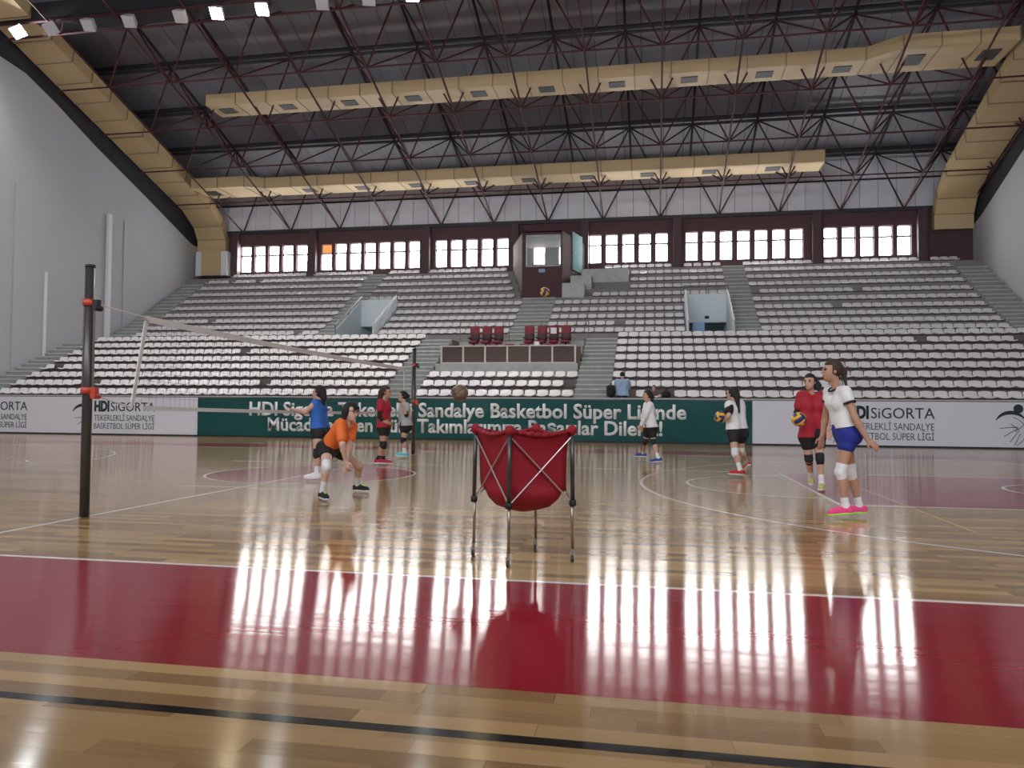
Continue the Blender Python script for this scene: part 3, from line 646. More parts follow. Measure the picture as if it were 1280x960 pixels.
text('HDI Sigorta Tekerlekli Sandalye Basketbol Süper Liginde', -9.24, 6.97, .84, 'print_white', gb, .03, .026)
text('Mücadele Eden Tüm Takımlarımıza Başarılar Dileriz!', -8.46, 6.17, .27, 'print_white', gb, .03, .026)
def arc_strip(cx, cz, r, a0, a1, w0, w1, n=16, sx=1.0):
    vs = []
    for i in range(n+1):
        t_ = i/n; a = a0+(a1-a0)*t_; w_ = w0+(w1-w0)*math.sin(math.pi*t_)
        for rr in (r-w_/2, r+w_/2): vs.append((cx+sx*rr*math.cos(a), 14.255, cz+rr*math.sin(a)))
    for (x, y, z) in list(vs): vs.append((x, 14.262, z))
    m_ = 2*(n+1); fs = []
    for i in range(n): fs += [(2*i, 2*i+2, 2*i+3, 2*i+1), (m_+2*i, m_+2*i+1, m_+2*i+3, m_+2*i+2)]
    return MB().add(vs, fs)
def logo(t, x, emblem=True):       # x = centre of the round emblem; the lettering follows it
    if emblem: emblem_(t, x)
    logo_text(t, x)
def emblem_(t, x):
    MB().sphere((x+.20, 14.26, 1.28), .145, 20, 8, (1, .05, 1)).build('emblem_dot', 'print_dark', t)
    arc_strip(x-.02, .66, .50, math.radians(150), math.radians(35), .02, .12).build('emblem_arc', 'print_dark', t)
    e = arc_strip(x-.05, .55, .46, math.radians(80), math.radians(-65), .015, .02)
    for (x0, z0, x1, z1) in ((-.34, .66, .18, .70), (-.22, .40, .18, .66), (-.05, .22, .22, .60), (.10, .55, .33, .75), (-.02, .80, .20, .62), (.08, .12, .26, .50)):
        a = Vector((x+x0, 14.258, z0)); b_ = Vector((x+x1, 14.258, z1)); e.tube(a, b_, .011, 5)
    e.build('emblem_ball_lines', 'print_grey', t)
def logo_text(t, x):
    text('HDI', x+.52, x+1.18, .94, 'print_dark', t, 0, .05, hfix=.56); text('SiGORTA', x+1.25, x+3.18, .94, 'print_dark', t, 0, .0, hfix=.50)
    text('TEKERLEKLİ SANDALYE', x+.52, x+3.16, .56, 'print_grey', t, 0, -.004, hfix=.33); text('BASKETBOL SÜPER LİGİ', x+.52, x+3.16, .24, 'print_grey', t, 0, -.004, hfix=.33)
wb1 = banner('white_banner', -22.2, -11.40, 'banner_white', 'white sponsor banner behind the net pole', .003); logo(wb1, -16.4); logo(wb1, -22.11, False)
wb2 = banner('white_banner', 9.14, 22.2, 'banner_white', 'white sponsor banner behind the women in blue and black shorts', .003); logo(wb2, 11.62); logo(wb2, 17.05)
# ================================================================ net and poles
def pole(x, y, label, r, near):
    t = thing('net_pole', (x, y, 0), label, 'pole', 'volleyball net poles')
    MB().tube((x, y, 0), (x, y, 2.64), r, 20).build('tube', 'metal_dark', t, True)
    MB().tube((x, y, 2.63), (x, y, 2.665), r*1.04, 20).build('cap', 'black', t, True)
    for z in (2.26, 1.33):
        MB().tube((x, y, z-.035), (x, y, z+.035), r*1.35, 16).build('clamp', 'clamp_red', t, True)
        c = MB().box(x+r*.8, x+r*2.3, y-.03, y+.03, z-.05, z+.03); c.tube((x+r*2.0, y-.05, z-.06), (x+r*2.0, y+.05, z-.06), .03)
        c.build('clamp_lever', 'black' if z > 2 else 'clamp_red', t)
    for dx in (-1, 1): MB().box(x+dx*(r+.012)-.004, x+dx*(r+.012)+.004, y-.012, y+.012, 1.33, 2.26).build('tension_bar', 'brass', t)
    return t
pole(0.02, -5.57, 'dark steel net pole with red clamps close to the camera', .049, True)
pole(-0.08, 5.96, 'dark steel net pole standing before the green banner', .049, False)
nt_ = thing('volleyball_net', (0, 0, 1.1), 'volleyball net with white tapes stretched between two poles', 'net')
Y0, Y1 = -4.62, 4.95
def ztop(y): t_ = (y-Y0)/(Y1-Y0); return 2.235-.10*t_-.03*math.sin(math.pi*t_)
def zbot(y): t_ = (y-Y0)/(Y1-Y0); return 1.17-.10*t_-.02*math.sin(math.pi*t_)
def strip(name, fz0, fz1, mat, n=24, ya=Y0, yb=Y1):
    mb = MB(); vs = []
    for i in range(n+1):
        y = ya+(yb-ya)*i/n
        for dx in (-.006, .006):
            vs += [(dx, y, fz0(y)), (dx, y, fz1(y))]
    fs = []
    for i in range(n):
        a = 4*i; b_ = a+4
        fs += [(a, b_, b_+1, a+1), (a+3, b_+3, b_+2, a+2), (a+1, b_+1, b_+3, a+3), (a+2, b_+2, b_, a)]
    return mb.add(vs, fs).build(name, mat, nt_)
strip('top_tape', lambda y: ztop(y)-.075, ztop, 'net_white'); strip('bottom_tape', lambda y: zbot(y)-.05, zbot, 'net_white')
MB().hexa([(-.006, Y0-.02, ztop(Y0)-.06), (.006, Y0-.02, ztop(Y0)-.06), (.006, Y0+.04, ztop(Y0)-.06), (-.006, Y0+.04, ztop(Y0)-.06), (-.006, Y0-.24, zbot(Y0)), (.006, Y0-.24, zbot(Y0)), (.006, Y0-.185, zbot(Y0)), (-.006, Y0-.185, zbot(Y0))]).build('side_tape', 'net_white', nt_)
MB().box(-.006, .006, Y1-.03, Y1+.03, zbot(Y1), ztop(Y1)-.06).build('side_tape', 'net_white', nt_)
for (a, b_) in (((0, -5.52, 2.27), (0, Y0, ztop(Y0)-.02)), ((0, Y1, ztop(Y1)-.02), (-.06, 5.9, 2.24)), ((0, -5.52, 1.30), (0, Y0-.2, zbot(Y0)-.02)), ((0, Y1, zbot(Y1)-.02), (-.06, 5.9, 1.1))): MB().tube(a, b_, .008, 6).build('cable', 'net_white', nt_)
mb = MB(); k = 0
y = Y0
while y <= Y1:
    sh = -.2*max(0, 1-(y-Y0)/.5); mb.tube((0, y+sh, zbot(y)), (0, y, ztop(y)-.07), .0016, 3, cap=False); y += .1
for i in range(1, 10):
    t_ = i/10
    for q in range(12):
        ya = Y0+(Y1-Y0)*q/12; yb = Y0+(Y1-Y0)*(q+1)/12
        f = lambda y: zbot(y)+(ztop(y)-.07-zbot(y))*t_
        mb.tube((0, ya, f(ya)), (0, yb, f(yb)), .0016, 3, cap=False)
tag(mb.build('mesh', 'net_cord', nt_), kind='stuff')
# ================================================================ ball cart
Fp, Lp, Rp, Bp = [Vector((a, b_, 0)) for a, b_ in ((4.845, -7.10), (4.49, -6.72), (5.29, -6.80), (4.94, -6.39))]
ct = thing('ball_cart', (4.89, -6.75, 0), 'red fabric ball cart on four thin wheeled metal legs', 'cart')
cc = (Fp+Lp+Rp+Bp)/4; TOPZ = 1.03
for q, P0 in enumerate((Fp, Rp, Bp, Lp)):
    top = P0+(cc-P0)*.02
    MB().tube((P0.x, P0.y, .09), (top.x, top.y, .50), .0125, 12).build('leg', 'brass', ct, True)
    MB().tube((P0.x, P0.y, .44), (top.x, top.y, TOPZ), .0165, 12).build('leg_sleeve', 'metal_dark', ct, True)
    MB().tube((P0.x, P0.y, .43), (P0.x, P0.y, .475), .027, 12).build('hub', 'black', ct, True)
    cs = MB().tube((P0.x, P0.y, .06), (P0.x, P0.y, .10), .014, 10).box(P0.x-.016, P0.x-.011, P0.y-.025, P0.y+.025, .02, .075).box(P0.x+.011, P0.x+.016, P0.y-.025, P0.y+.025, .02, .075)
    co_ = cs.build('caster', 'metal', ct); MB().tube((P0.x-.010, P0.y-.012, .027), (P0.x+.010, P0.y-.012, .027), .027, 16).build('wheel', 'metal_dark', co_, True)
    MB().sphere((top.x, top.y, 1.012), .038, 12, 8, (1, 1, 1.1)).build('corner_cuff', 'cart_red', ct, True)
ring4 = [Fp, Rp, Bp, Lp]
for q in range(4):
    A, B = ring4[q], ring4[(q+1) % 4]; ins = lambda P0: P0+(cc-P0)*.015
    for P0, Q0 in ((A, B), (B, A)):
        a = ins(P0); b_ = ins(Q0); MB().tube((a.x, a.y, .455), (b_.x, b_.y, .97), .006, 8).build('brace', 'metal', ct)
# bag: sagging square sack
vs = []; prof = [(1.035, 1.0), (1.0, .985), (.92, .90), (.82, .885), (.72, .88), (.62, .875), (.555, .87), (.545, .78), (.49, .71), (.425, .54), (.385, .29), (.365, .0)]
nseg = 8
for k, (z, s_) in enumerate(prof):
    for q in range(4):
        A, B = ring4[q]-cc, ring4[(q+1) % 4]-cc
        for i in range(nseg):
            t_ = i/nseg; p_ = (A*(1-t_)+B*t_)*s_
            bul = 1+(.0*math.sin(math.pi*t_) if 6 > k > 1 else -.10*math.sin(math.pi*t_)*0 if k < 7 else .22*math.sin(math.pi*t_))
            dz = (-.045*math.sin(math.pi*t_) if k < 2 else 0)+.012*math.sin(5*t_*math.pi+q*2+k*.4)*(1 if 2 < k < 10 else 0)
            rr = 1+.012*math.sin(9*t_+q*1.7+k*.8)*(k > 2)
            vs.append((cc.x+p_.x*bul*rr, cc.y+p_.y*bul*rr, z+dz))
n = 4*nseg; fs = [(k*n+i, k*n+(i+1) % n, (k+1)*n+(i+1) % n, (k+1)*n+i) for k in range(len(prof)-1) for i in range(n)]
bag = MB().add(vs, fs).build('bag', 'cart_red', ct, True); sm = bag.modifiers.new('thick', 'SOLIDIFY'); sm.thickness = .008
# hem rolled over the frame
h = MB()
for q in range(4):
    A, B = ring4[q], ring4[(q+1) % 4]
    for i in range(8):
        f = lambda t_: (A*(1-t_)+B*t_)+Vector((0, 0, 1.018-.045*math.sin(math.pi*t_)))
        h.tube(f(i/8), f((i+1)/8), .016, 8)
h.build('bag_hem', 'cart_red', ct, True)
# ================================================================ balls (18 panels each)
def patch(face, st):
    mb = MB(); n = 5; vs = []
    for i in range(n+1):
        for j in range(n+1):
            a = -1+2*i/n; b0 = -1+2*st/3; b_ = b0+(2/3)*j/n
            a *= .985; b_ = b0+.012+(2/3-.024)*j/n
            p_ = Vector({0: (a, b_, 1), 1: (a, -b_, -1), 2: (1, a, b_), 3: (-1, a, -b_), 4: (b_, 1, a), 5: (-b_, -1, a)}[face]).normalized(); vs.append(p_*1.0)
    k = len(vs); vs += [v*.93 for v in vs[:k]]; fs = []
    for i in range(n):
        for j in range(n):
            a = i*(n+1)+j; fs += [(a, a+n+1, a+n+2, a+1), (k+a, k+a+1, k+a+n+2, k+a+n+1)]
    edge = [j for j in range(n+1)]+[i*(n+1)+n for i in range(1, n+1)]+[n*(n+1)+j for j in range(n-1, -1, -1)]+[i*(n+1) for i in range(n-1, 0, -1)]
    fs += [(edge[i], edge[(i+1) % len(edge)], k+edge[(i+1) % len(edge)], k+edge[i]) for i in range(len(edge))]
    return mb.add(vs, fs)
PM = {}
def ball(c, r, label, cols, rot):
    t = thing('volleyball', tuple(c), label, 'ball', 'volleyballs'); t.scale = (r, r, r); t.rotation_euler = rot
    if 'core' not in PM: PM['core'] = MB().sphere((0, 0, 0), .955, 24, 16).mesh('core', 'black', True)
    o = bpy.data.objects.new('core', PM['core']); COL.objects.link(o); o.parent = t
    for f in range(6):
        for s_ in range(3):
            col = cols[(s_ == 1) != (f % 2 == 0) and 1 or 0]; key = (f, s_, col)
            if key not in PM: PM[key] = patch(f, s_).mesh('panel', col, True)
            o = bpy.data.objects.new('panel', PM[key]); COL.objects.link(o); o.parent = t
YB = ('ball_yellow', 'ball_blue')
ball(J(681, 365, 4.0), .105, 'yellow and blue volleyball in the air before the booth', YB, (.5, .4, .2))
ball(J(575, 491, -3.4), .105, 'brown flying volleyball above the green banner edge', ('ball_brown', 'ball_tan'), (.2, .9, .5))
# ================================================================ bags on the stand
def bagpack(px, py, v, w_, h_, label):
    c = J(px, py, v); t = thing('backpack', (c[0], c[1], c[2]-h_/2), label, 'bag')
    rbox(c[0]-w_/2, c[0]+w_/2, v-.12, v+.12, c[2]-h_/2, c[2]+h_/2, .07).build('body', 'bag_black', t, True)
    rbox(c[0]-w_*.35, c[0]+w_*.35, v-.18, v-.1, c[2]-h_*.42, c[2]+h_*.05, .03).build('pocket', 'bag_black', t, True)
    MB().tube((c[0]-.06, v, c[2]+h_/2-.02), (c[0], v, c[2]+h_/2+.06), .012).tube((c[0], v, c[2]+h_/2+.06), (c[0]+.06, v, c[2]+h_/2-.02), .012).build('handle', 'bag_black', t)
bagpack(763.5, 488.5, 14.6, .30, .40, 'black backpack leaning beside the man in the pale shirt')
bagpack(833, 492.5, 14.62, .30, .22, 'black bag lying open on the stand edge above the green banner')
# ================================================================ people: smooth distance-field bodies
class Field:
    def __init__(s, lo, hi, h):
        s.h = h; s.lo = np.asarray(lo, float)-.03; n = np.ceil((np.asarray(hi)+.03-s.lo)/h).astype(int)+1
        s.ax = [(s.lo[i]+h*np.arange(n[i])).astype(np.float32) for i in range(3)]; s.D = np.full(tuple(n), .5, np.float32)
    def sl(s, lo, hi):
        r = []
        for i in range(3):
            a = max(0, int((lo[i]-s.lo[i])/s.h)-1); b_ = min(len(s.ax[i]), int((hi[i]-s.lo[i])/s.h)+2)
            if b_-a < 1: return None
            r.append(slice(a, b_))
        return tuple(r)
    def pts(s, q): return s.ax[0][q[0]][:, None, None], s.ax[1][q[1]][None, :, None], s.ax[2][q[2]][None, None, :]
    def blend(s, q, d, k):
        c = s.D[q]
        if k <= 0: s.D[q] = np.minimum(c, d); return
        h = np.clip(.5+.5*(c-d)/k, 0, 1); s.D[q] = c+(d-c)*h-k*h*(1-h)
    def cap(s, a, b, ra, rb=None, k=.025):
        a = np.asarray(a, float); b = np.asarray(b, float); rb = ra if rb is None else rb; m_ = max(ra, rb)+.05+k
        q = s.sl(np.minimum(a, b)-m_, np.maximum(a, b)+m_)
        if q is None: return
        X, Y, Z = s.pts(q); d = b-a; L = max(float(d @ d), 1e-9)
        t = np.clip(((X-a[0])*d[0]+(Y-a[1])*d[1]+(Z-a[2])*d[2])/L, 0, 1)
        D = np.sqrt((X-a[0]-t*d[0])**2+(Y-a[1]-t*d[1])**2+(Z-a[2]-t*d[2])**2)-(ra+(rb-ra)*t)
        s.blend(q, D.astype(np.float32), k)
    def ell(s, c, R, rad, k=.02):
        c = np.asarray(c, float); m_ = max(rad)+.05+k; q = s.sl(c-m_, c+m_)
        if q is None: return
        X, Y, Z = s.pts(q); X = X-c[0]; Y = Y-c[1]; Z = Z-c[2]
        e = [(X*R[i][0]+Y*R[i][1]+Z*R[i][2])/rad[i] for i in range(3)]
        n = np.sqrt(e[0]**2+e[1]**2+e[2]**2); s.blend(q, ((n-1)*min(rad)).astype(np.float32), k)
    def plane(s, p, n):          # keep the side the normal points away from
        X, Y, Z = s.pts((slice(None),)*3); n = np.asarray(n, float); n = n/np.linalg.norm(n)
        s.D = np.maximum(s.D, ((X-p[0])*n[0]+(Y-p[1])*n[1]+(Z-p[2])*n[2]).astype(np.float32))
    def minus_cap(s, a, b, r):
        X, Y, Z = s.pts((slice(None),)*3); a = np.asarray(a, float); b = np.asarray(b, float); d = b-a; L = max(float(d @ d), 1e-9)
        t = np.clip(((X-a[0])*d[0]+(Y-a[1])*d[1]+(Z-a[2])*d[2])/L, 0, 1)
        s.D = np.maximum(s.D, (r-np.sqrt((X-a[0]-t*d[0])**2+(Y-a[1]-t*d[1])**2+(Z-a[2]-t*d[2])**2)).astype(np.float32))
    def mesh(s, name, mat):
        D = s.D; S = D < 0; n = D.shape
        c = [S[i:n[0]-1+i, j:n[1]-1+j, k:n[2]-1+k] for i in (0, 1) for j in (0, 1) for k in (0, 1)]
        any_ = c[0].copy(); all_ = c[0].copy()
        for x in c[1:]: any_ |= x; all_ &= x
        act = np.argwhere(any_ & ~all_); idx = -np.ones(any_.shape, np.int64); idx[tuple(act.T)] = np.arange(len(act))
        P = np.zeros((len(act), 3)); C = np.zeros(len(act))
        corners = [(i, j, k) for i in (0, 1) for j in (0, 1) for k in (0, 1)]
        vals = {o: D[act[:, 0]+o[0], act[:, 1]+o[1], act[:, 2]+o[2]].astype(float) for o in corners}
        for o in corners:
            for ax in range(3):
                if o[ax]: continue
                o2 = tuple(1 if i == ax else o[i] for i in range(3)); a, b_ = vals[o], vals[o2]; m_ = (a < 0) != (b_ < 0)
                t = np.where(m_, a/np.where(m_, a-b_, 1), 0)
                for i in range(3): P[:, i] += np.where(m_, o[i]+(t if i == ax else 0), 0)
                C += m_
        P = (P/np.maximum(C, 1)[:, None]+act)*s.h+s.lo
        F = []
        for ax in range(3):
            a = [slice(None)]*3; b_ = [slice(None)]*3; a[ax] = slice(0, n[ax]-1); b_[ax] = slice(1, n[ax])
            e = np.argwhere(S[tuple(a)] != S[tuple(b_)]); u, w = [i for i in range(3) if i != ax]
            e = e[(e[:, u] > 0) & (e[:, w] > 0) & (e[:, u] < n[u]-1) & (e[:, w] < n[w]-1)]
            q = []
            for du, dw in ((-1, -1), (0, -1), (0, 0), (-1, 0)):
                z = e.copy(); z[:, u] += du; z[:, w] += dw; q.append(idx[z[:, 0], z[:, 1], z[:, 2]])
            q = np.stack(q, 1); fl_ = S[e[:, 0], e[:, 1], e[:, 2]]
            if ax == 1: fl_ = ~fl_
            q[~fl_] = q[~fl_][:, ::-1]; F.append(q)
        F = np.concatenate(F)
        me = bpy.data.meshes.new(name); me.vertices.add(len(P)); me.vertices.foreach_set('co', P.astype(np.float32).ravel())
        me.loops.add(F.size); me.loops.foreach_set('vertex_index', F.astype(np.int32).ravel()); me.polygons.add(len(F))
        me.polygons.foreach_set('loop_start', np.arange(0, F.size, 4, dtype=np.int32))
        me.update(calc_edges=True); me.validate(); me.polygons.foreach_set('use_smooth', [True]*len(me.polygons)); me.materials.append(MATS[mat]); return me
def nrm(v): v = np.asarray(v, float); return v/np.linalg.norm(v)
def lerp(a, b, t): return np.asarray(a)*(1-t)+np.asarray(b)*t
def hand(F, wr, d, palm, curl, side, sc=1.0):
    """palm: normal of the palm side; side: towards the thumb"""
    d = nrm(d); side = nrm(np.asarray(side)-d*(np.asarray(side) @ d)); palm = nrm(np.asarray(palm)-d*(np.asarray(palm) @ d)-side*(np.asarray(palm) @ side))
    for i, (o, L) in enumerate(((.028, .072), (.010, .080), (-.009, .075), (-.026, .058))):
        kn = wr+d*.085*sc+side*o*sc; F.cap(wr+side*o*.5, kn, .0135, .0115, .012)
        a = curl*.5; p1 = kn+(d*math.cos(a)+palm*math.sin(a))*L*.45*sc; F.cap(kn, p1, .0105, .0095, .006)
        a = curl*1.15; p2 = p1+(d*math.cos(a)+palm*math.sin(a))*L*.33*sc; F.cap(p1, p2, .0095, .009, .005)
        a = curl*1.6; F.cap(p2, p2+(d*math.cos(a)+palm*math.sin(a))*L*.25*sc, .009, .008, .004)
    b0 = wr+d*.025*sc+side*.022; b1 = b0+nrm(side*.8+d*.75+palm*.25)*.045*sc; F.cap(b0, b1, .013, .011, .01); F.cap(b1, b1+nrm(d+side*.25+palm*.3)*.035*sc, .0105, .009, .005)
def person(label, j, style, h=.008):
    """j: joints. near/far suffix n/f. style: materials and hair"""
    A = {k: np.asarray(v, float) for k, v in j.items()}
    sc = j.get('scale', 1.0)
    fwd = nrm(A['face']); up = nrm(A['hup']-fwd*(A['hup'] @ fwd)); sd = np.cross(up, fwd)
    H = A['head']; skin = style['skin']; R = (sd, fwd, up)
    allp = np.array([A[k] for k in A if k not in ('face', 'hup', 'fdn', 'fdf', 'scale', 'hdn', 'hdf', 'pn', 'pf')])
    lo = allp.min(0)-.16; hi = allp.max(0)+.16; lo[2] = min(lo[2], allp[:, 2].min()-.12)
    root = thing('person', (float((A['ann'][0]+A['anf'][0])/2), float((A['ann'][1]+A['anf'][1])/2), style.get('z0', 0.0)), label, 'person')
    mid = lambda a, b_, t=.5: lerp(A[a], A[b_], t)
    S = mid('shn', 'shf'); P = mid('hin', 'hif'); ax_t = nrm(S-P); across = nrm(A['shn']-A['shf'])
    chest = nrm(np.cross(across, ax_t)); chest = chest if chest @ A['face'] > -.2 else -chest
    B = Field(lo, hi, h)
    def torso(F, e=0.0, k=.05):
        for a, b_ in (('hin', 'shn'), ('hif', 'shf')):
            p = lerp(A[a], P, .10); w_ = lerp(lerp(A[a], A[b_], .42), lerp(P, S, .42), .42); q = lerp(lerp(A[a], A[b_], .80), lerp(P, S, .80), .42)
            F.cap(p, w_, .098*sc+e, .082*sc+e, k); F.cap(w_, q, .082*sc+e, .090*sc+e, k); F.cap(q, lerp(A[b_], S, .12)-ax_t*.02, .075*sc+e, .046*sc+e, k)
            bu = lerp(lerp(A[a], A[b_], .72), lerp(P, S, .72), .5)+chest*.06; F.cap(bu, bu, .052*sc+e, None, k)
            gl = A[a]-chest*.045-ax_t*.03; F.cap(gl, gl, .085*sc+e, None, k)
    torso(B)
    nb = S+ax_t*.03; B.cap(nb-ax_t*.04, H-up*.06-fwd*.015, .052*sc, .046*sc, .04)
    for s_ in 'nf':
        hi_, kn, an = A['hi'+s_], A['kn'+s_], A['an'+s_]
        B.cap(lerp(hi_, kn, .04), kn, .086*sc, .053*sc, .035); B.cap(kn, an, .050*sc, .034*sc, .03)
        lf = nrm(an-kn); cb = lerp(kn, an, .28); back = -nrm(A['fd'+s_]-lf*(A['fd'+s_] @ lf)); B.cap(cb+back*.018, lerp(kn, an, .45)+back*.012, .045*sc, .036*sc, .03)
        B.cap(kn-back*.008, kn-back*.008, .052*sc, None, .03)
        sh, el, wr = A['sh'+s_], A['el'+s_], A['wr'+s_]
        B.cap(sh, el, .047*sc, .037*sc, .03); B.cap(el, lerp(el, wr, .3), .037*sc, .037*sc, .02); B.cap(lerp(el, wr, .3), wr, .037*sc, .025*sc, .02)
        hd = A['hd'+s_] if 'hd'+s_ in A else nrm(wr-el); pal = A['p'+s_] if 'p'+s_ in A else np.cross(hd, chest)
        hand(B, wr, hd, pal, style.get('curl', .45), chest if 'p'+s_ not in A else np.cross(hd, pal)*(1 if s_ == 'n' else -1), sc)
        fd = nrm(A['fd'+s_]); B.cap(an-np.array([0, 0, .03]), an+fd*.10-np.array([0, 0, .05]), .034, .026, .03)
    # head
    B.ell(H+up*.012-fwd*.008, R, (.074*sc, .094*sc, .098*sc), .015); B.ell(H+fwd*.018-up*.045, R, (.058*sc, .068*sc, .075*sc), .03)
    B.cap(H+fwd*.055-up*.095, H+fwd*.052-up*.095, .026, None, .03)
    B.cap(H+fwd*.086+up*.012, H+fwd*.106-up*.026, .009, .0135, .012); B.cap(H+fwd*.083-up*.062, H+fwd*.083-up*.062, .018, None, .015)
    for s_ in (-1, 1):
        B.ell(H+sd*s_*.076-fwd*.008-up*.008, R, (.010, .020, .030), .008)
        B.cap(H+sd*s_*.028+fwd*.088+up*.026, H+sd*s_*.05+fwd*.075+up*.024, .009, None, .01)
    body = link('body', B.mesh('body', skin), root)
    # eyes, brows, lips
    for s_ in (-1, 1):
        c = H+sd*s_*.031+fwd*.082+up*.006; MB().sphere(c, .0115, 10, 8).build('eye', 'eye', body, True)
        MB().tube(H+sd*s_*.018+fwd*.0955+up*.027, H+sd*s_*.048+fwd*.084+up*.028, .004, 6).build('eyebrow', style['hair'], body)
    MB().tube(H+sd*.02+fwd*.091-up*.062, H-sd*.02+fwd*.091-up*.062, .0065, 8).build('lips', 'lip', body, True)
    # hair
    def hair():
        F = Field(H-.45, H+.3, h)
        F.ell(H+up*.020-fwd*.014, R, (.087*sc, .104*sc, .108*sc), .0)
        F.cap(H+fwd*.055-up*.055, H+fwd*.20-up*.10, 1e-3, None, 0) if False else None
        X, Y, Z = F.pts((slice(None),)*3)
        f_ = (X-H[0])*fwd[0]+(Y-H[1])*fwd[1]+(Z-H[2])*fwd[2]; u_ = (X-H[0])*up[0]+(Y-H[1])*up[1]+(Z-H[2])*up[2]
        fr = style.get('fringe', .058)
        face_ = np.minimum(f_-(.018 if style.get('cut', 'tied') == 'tied' else .03), fr-u_).astype(np.float32)      # >0 inside the face
        F.D = np.maximum(F.D, face_)
        F.D = np.maximum(F.D, (-u_-(.055 if style.get('cut', 'tied') == 'tied' else .09)-np.clip(-f_, 0, 1)*.5).astype(np.float32))
        if style.get('cut') == 'bob':
            for s_ in (-1, 1): F.cap(H+sd*s_*.078+up*.01-fwd*.01, H+sd*s_*.078-up*.10-fwd*.015, .030, .024, .03); F.cap(H+sd*s_*.05-fwd*.065+up*0, H+sd*s_*.05-fwd*.055-up*.11, .038, .028, .03)
            for t_ in (-.05, -.02, .01, .04): F.cap(H+fwd*.088+sd*t_+up*.062, H+fwd*.098+sd*t_+up*.030, .012, .009, .01)
        for (p0, p1, r0, r1) in style.get('locks', ()):
            a = H+sd*p0[0]+fwd*p0[1]+up*p0[2]; b_ = H+sd*p1[0]+fwd*p1[1]+np.array([0, 0, 1])*p1[2]; F.cap(a, b_, r0, r1, .025)
        return link('hair', F.mesh('hair', style['hair']), root)
    hair()
    if style.get('glasses'):
        g = MB()
        for s_ in (-1, 1):
            c = H+sd*s_*.033+fwd*.103+up*.004
            for i in range(12):
                a0, a1 = 2*math.pi*i/12, 2*math.pi*(i+1)/12; g.tube(c+sd*.024*math.cos(a0)+up*.02*math.sin(a0), c+sd*.024*math.cos(a1)+up*.02*math.sin(a1), .003, 5)
            g.tube(c+sd*s_*.024, H+sd*s_*.08-fwd*.005+up*.005, .003, 5)
        g.tube(H+sd*.01+fwd*.106+up*.006, H-sd*.01+fwd*.106+up*.006, .003, 5); g.build('glasses', 'glasses', root)
    # shirt
    F = Field(lo, hi, h); e = style.get('loose', .014); torso(F, e, .05)
    for a in ('hin', 'hif'):
        q0 = lerp(A[a], P, .10); q1 = lerp(lerp(A[a], S, .35), P, .15); F.cap(q0, q1, .104*sc+e, .096*sc+e, .04)
    F.cap(lerp(A['shn'], S, .15)+ax_t*.005, lerp(A['shf'], S, .15)+ax_t*.005, .050*sc+e*.6, None, .04)
    sl = style.get('sleeve', .55)
    for s_ in 'nf':
        sh, el, wr = A['sh'+s_], A['el'+s_], A['wr'+s_]
        if sl > 0:
            if sl <= 1: F.cap(sh, lerp(sh, el, sl), .054*sc+e*.6, .052*sc+e*.8, .03)
            else: F.cap(sh, el, .054*sc+e*.5, .046*sc+e*.5, .03); F.cap(el, lerp(el, wr, .92), .045*sc+e*.5, .034*sc+e*.5, .02)
    hem = P+ax_t*(style.get('hem', -.02)); F.plane(hem, -ax_t)
    F.minus_cap(nb+ax_t*.035+chest*.012, H, .064*sc)
    if sl > 0 and sl <= 1:
        pass
    shirt = link('shirt', F.mesh('shirt', style['top']), root)
    if style.get('trim'):
        g = MB()
        ringc = nb+ax_t*.035+chest*.012
        for i in range(20):
            f = lambda a: ringc+(across*math.cos(a)+chest*math.sin(a))*.068*sc-ax_t*(.02+.03*max(0, math.sin(a)))+chest*.012*max(0, math.sin(a))
            g.tube(f(2*math.pi*i/20), f(2*math.pi*(i+1)/20), .011, 6)
        g.build('collar', 'black_cloth', shirt, True)
        for s_ in 'nf':
            sh, el = A['sh'+s_], A['el'+s_]; a = lerp(sh, el, sl+.10); d = nrm(el-sh); g = MB().tube(a, a+d*.02, .062*sc+e*.5, 20); g.build('sleeve_trim', 'black_cloth', shirt, True)
    if style.get('raglan'):
        F = Field(lo, hi, h)
        for s_ in 'nf': F.cap(lerp(A['sh'+s_], S, .2)+ax_t*.005, lerp(A['sh'+s_], A['el'+s_], sl+.03), .056*sc+e*.6, .057*sc+e*.8, .02)
        link('sleeves', F.mesh('sleeves', style['raglan']), shirt)
    if style.get('armband'):
        for s_ in style['armband']:
            F = Field(lo, hi, h); el = A['el'+s_]; sh = A['sh'+s_]; wr = A['wr'+s_]
            F.cap(lerp(sh, el, .72), el, .045*sc, .044*sc, .02); F.cap(el, lerp(el, wr, style.get('band_to', .45)), .044*sc, .041*sc, .02); link('arm_sleeve', F.mesh('arm_sleeve', style.get('band_mat', 'black_cloth')), root)
    # shorts
    F = Field(lo, hi, h); L = style.get('short', .42)
    F.cap(lerp(A['hin'], P, .1), lerp(A['hif'], P, .1), .118*sc, None, .04); F.cap(P+ax_t*.06+across*.05, P+ax_t*.06-across*.05, .104*sc, None, .04); wst = style.get('waist', .13); F.cap(P+ax_t*(wst-.06)+across*.045, P+ax_t*(wst-.06)-across*.045, .108*sc, None, .04)
    for s_ in 'nf':
        gl = A['hi'+s_]-chest*.045-ax_t*.03; F.cap(gl, gl, .098*sc, None, .04)
        F.cap(lerp(A['hi'+s_], A['kn'+s_], .04), lerp(A['hi'+s_], A['kn'+s_], L-.10), .103*sc, (.103-.024*L)*sc, .03)
    F.plane(P+ax_t*wst, ax_t); link('shorts', F.mesh('shorts', style['bottom']), root)
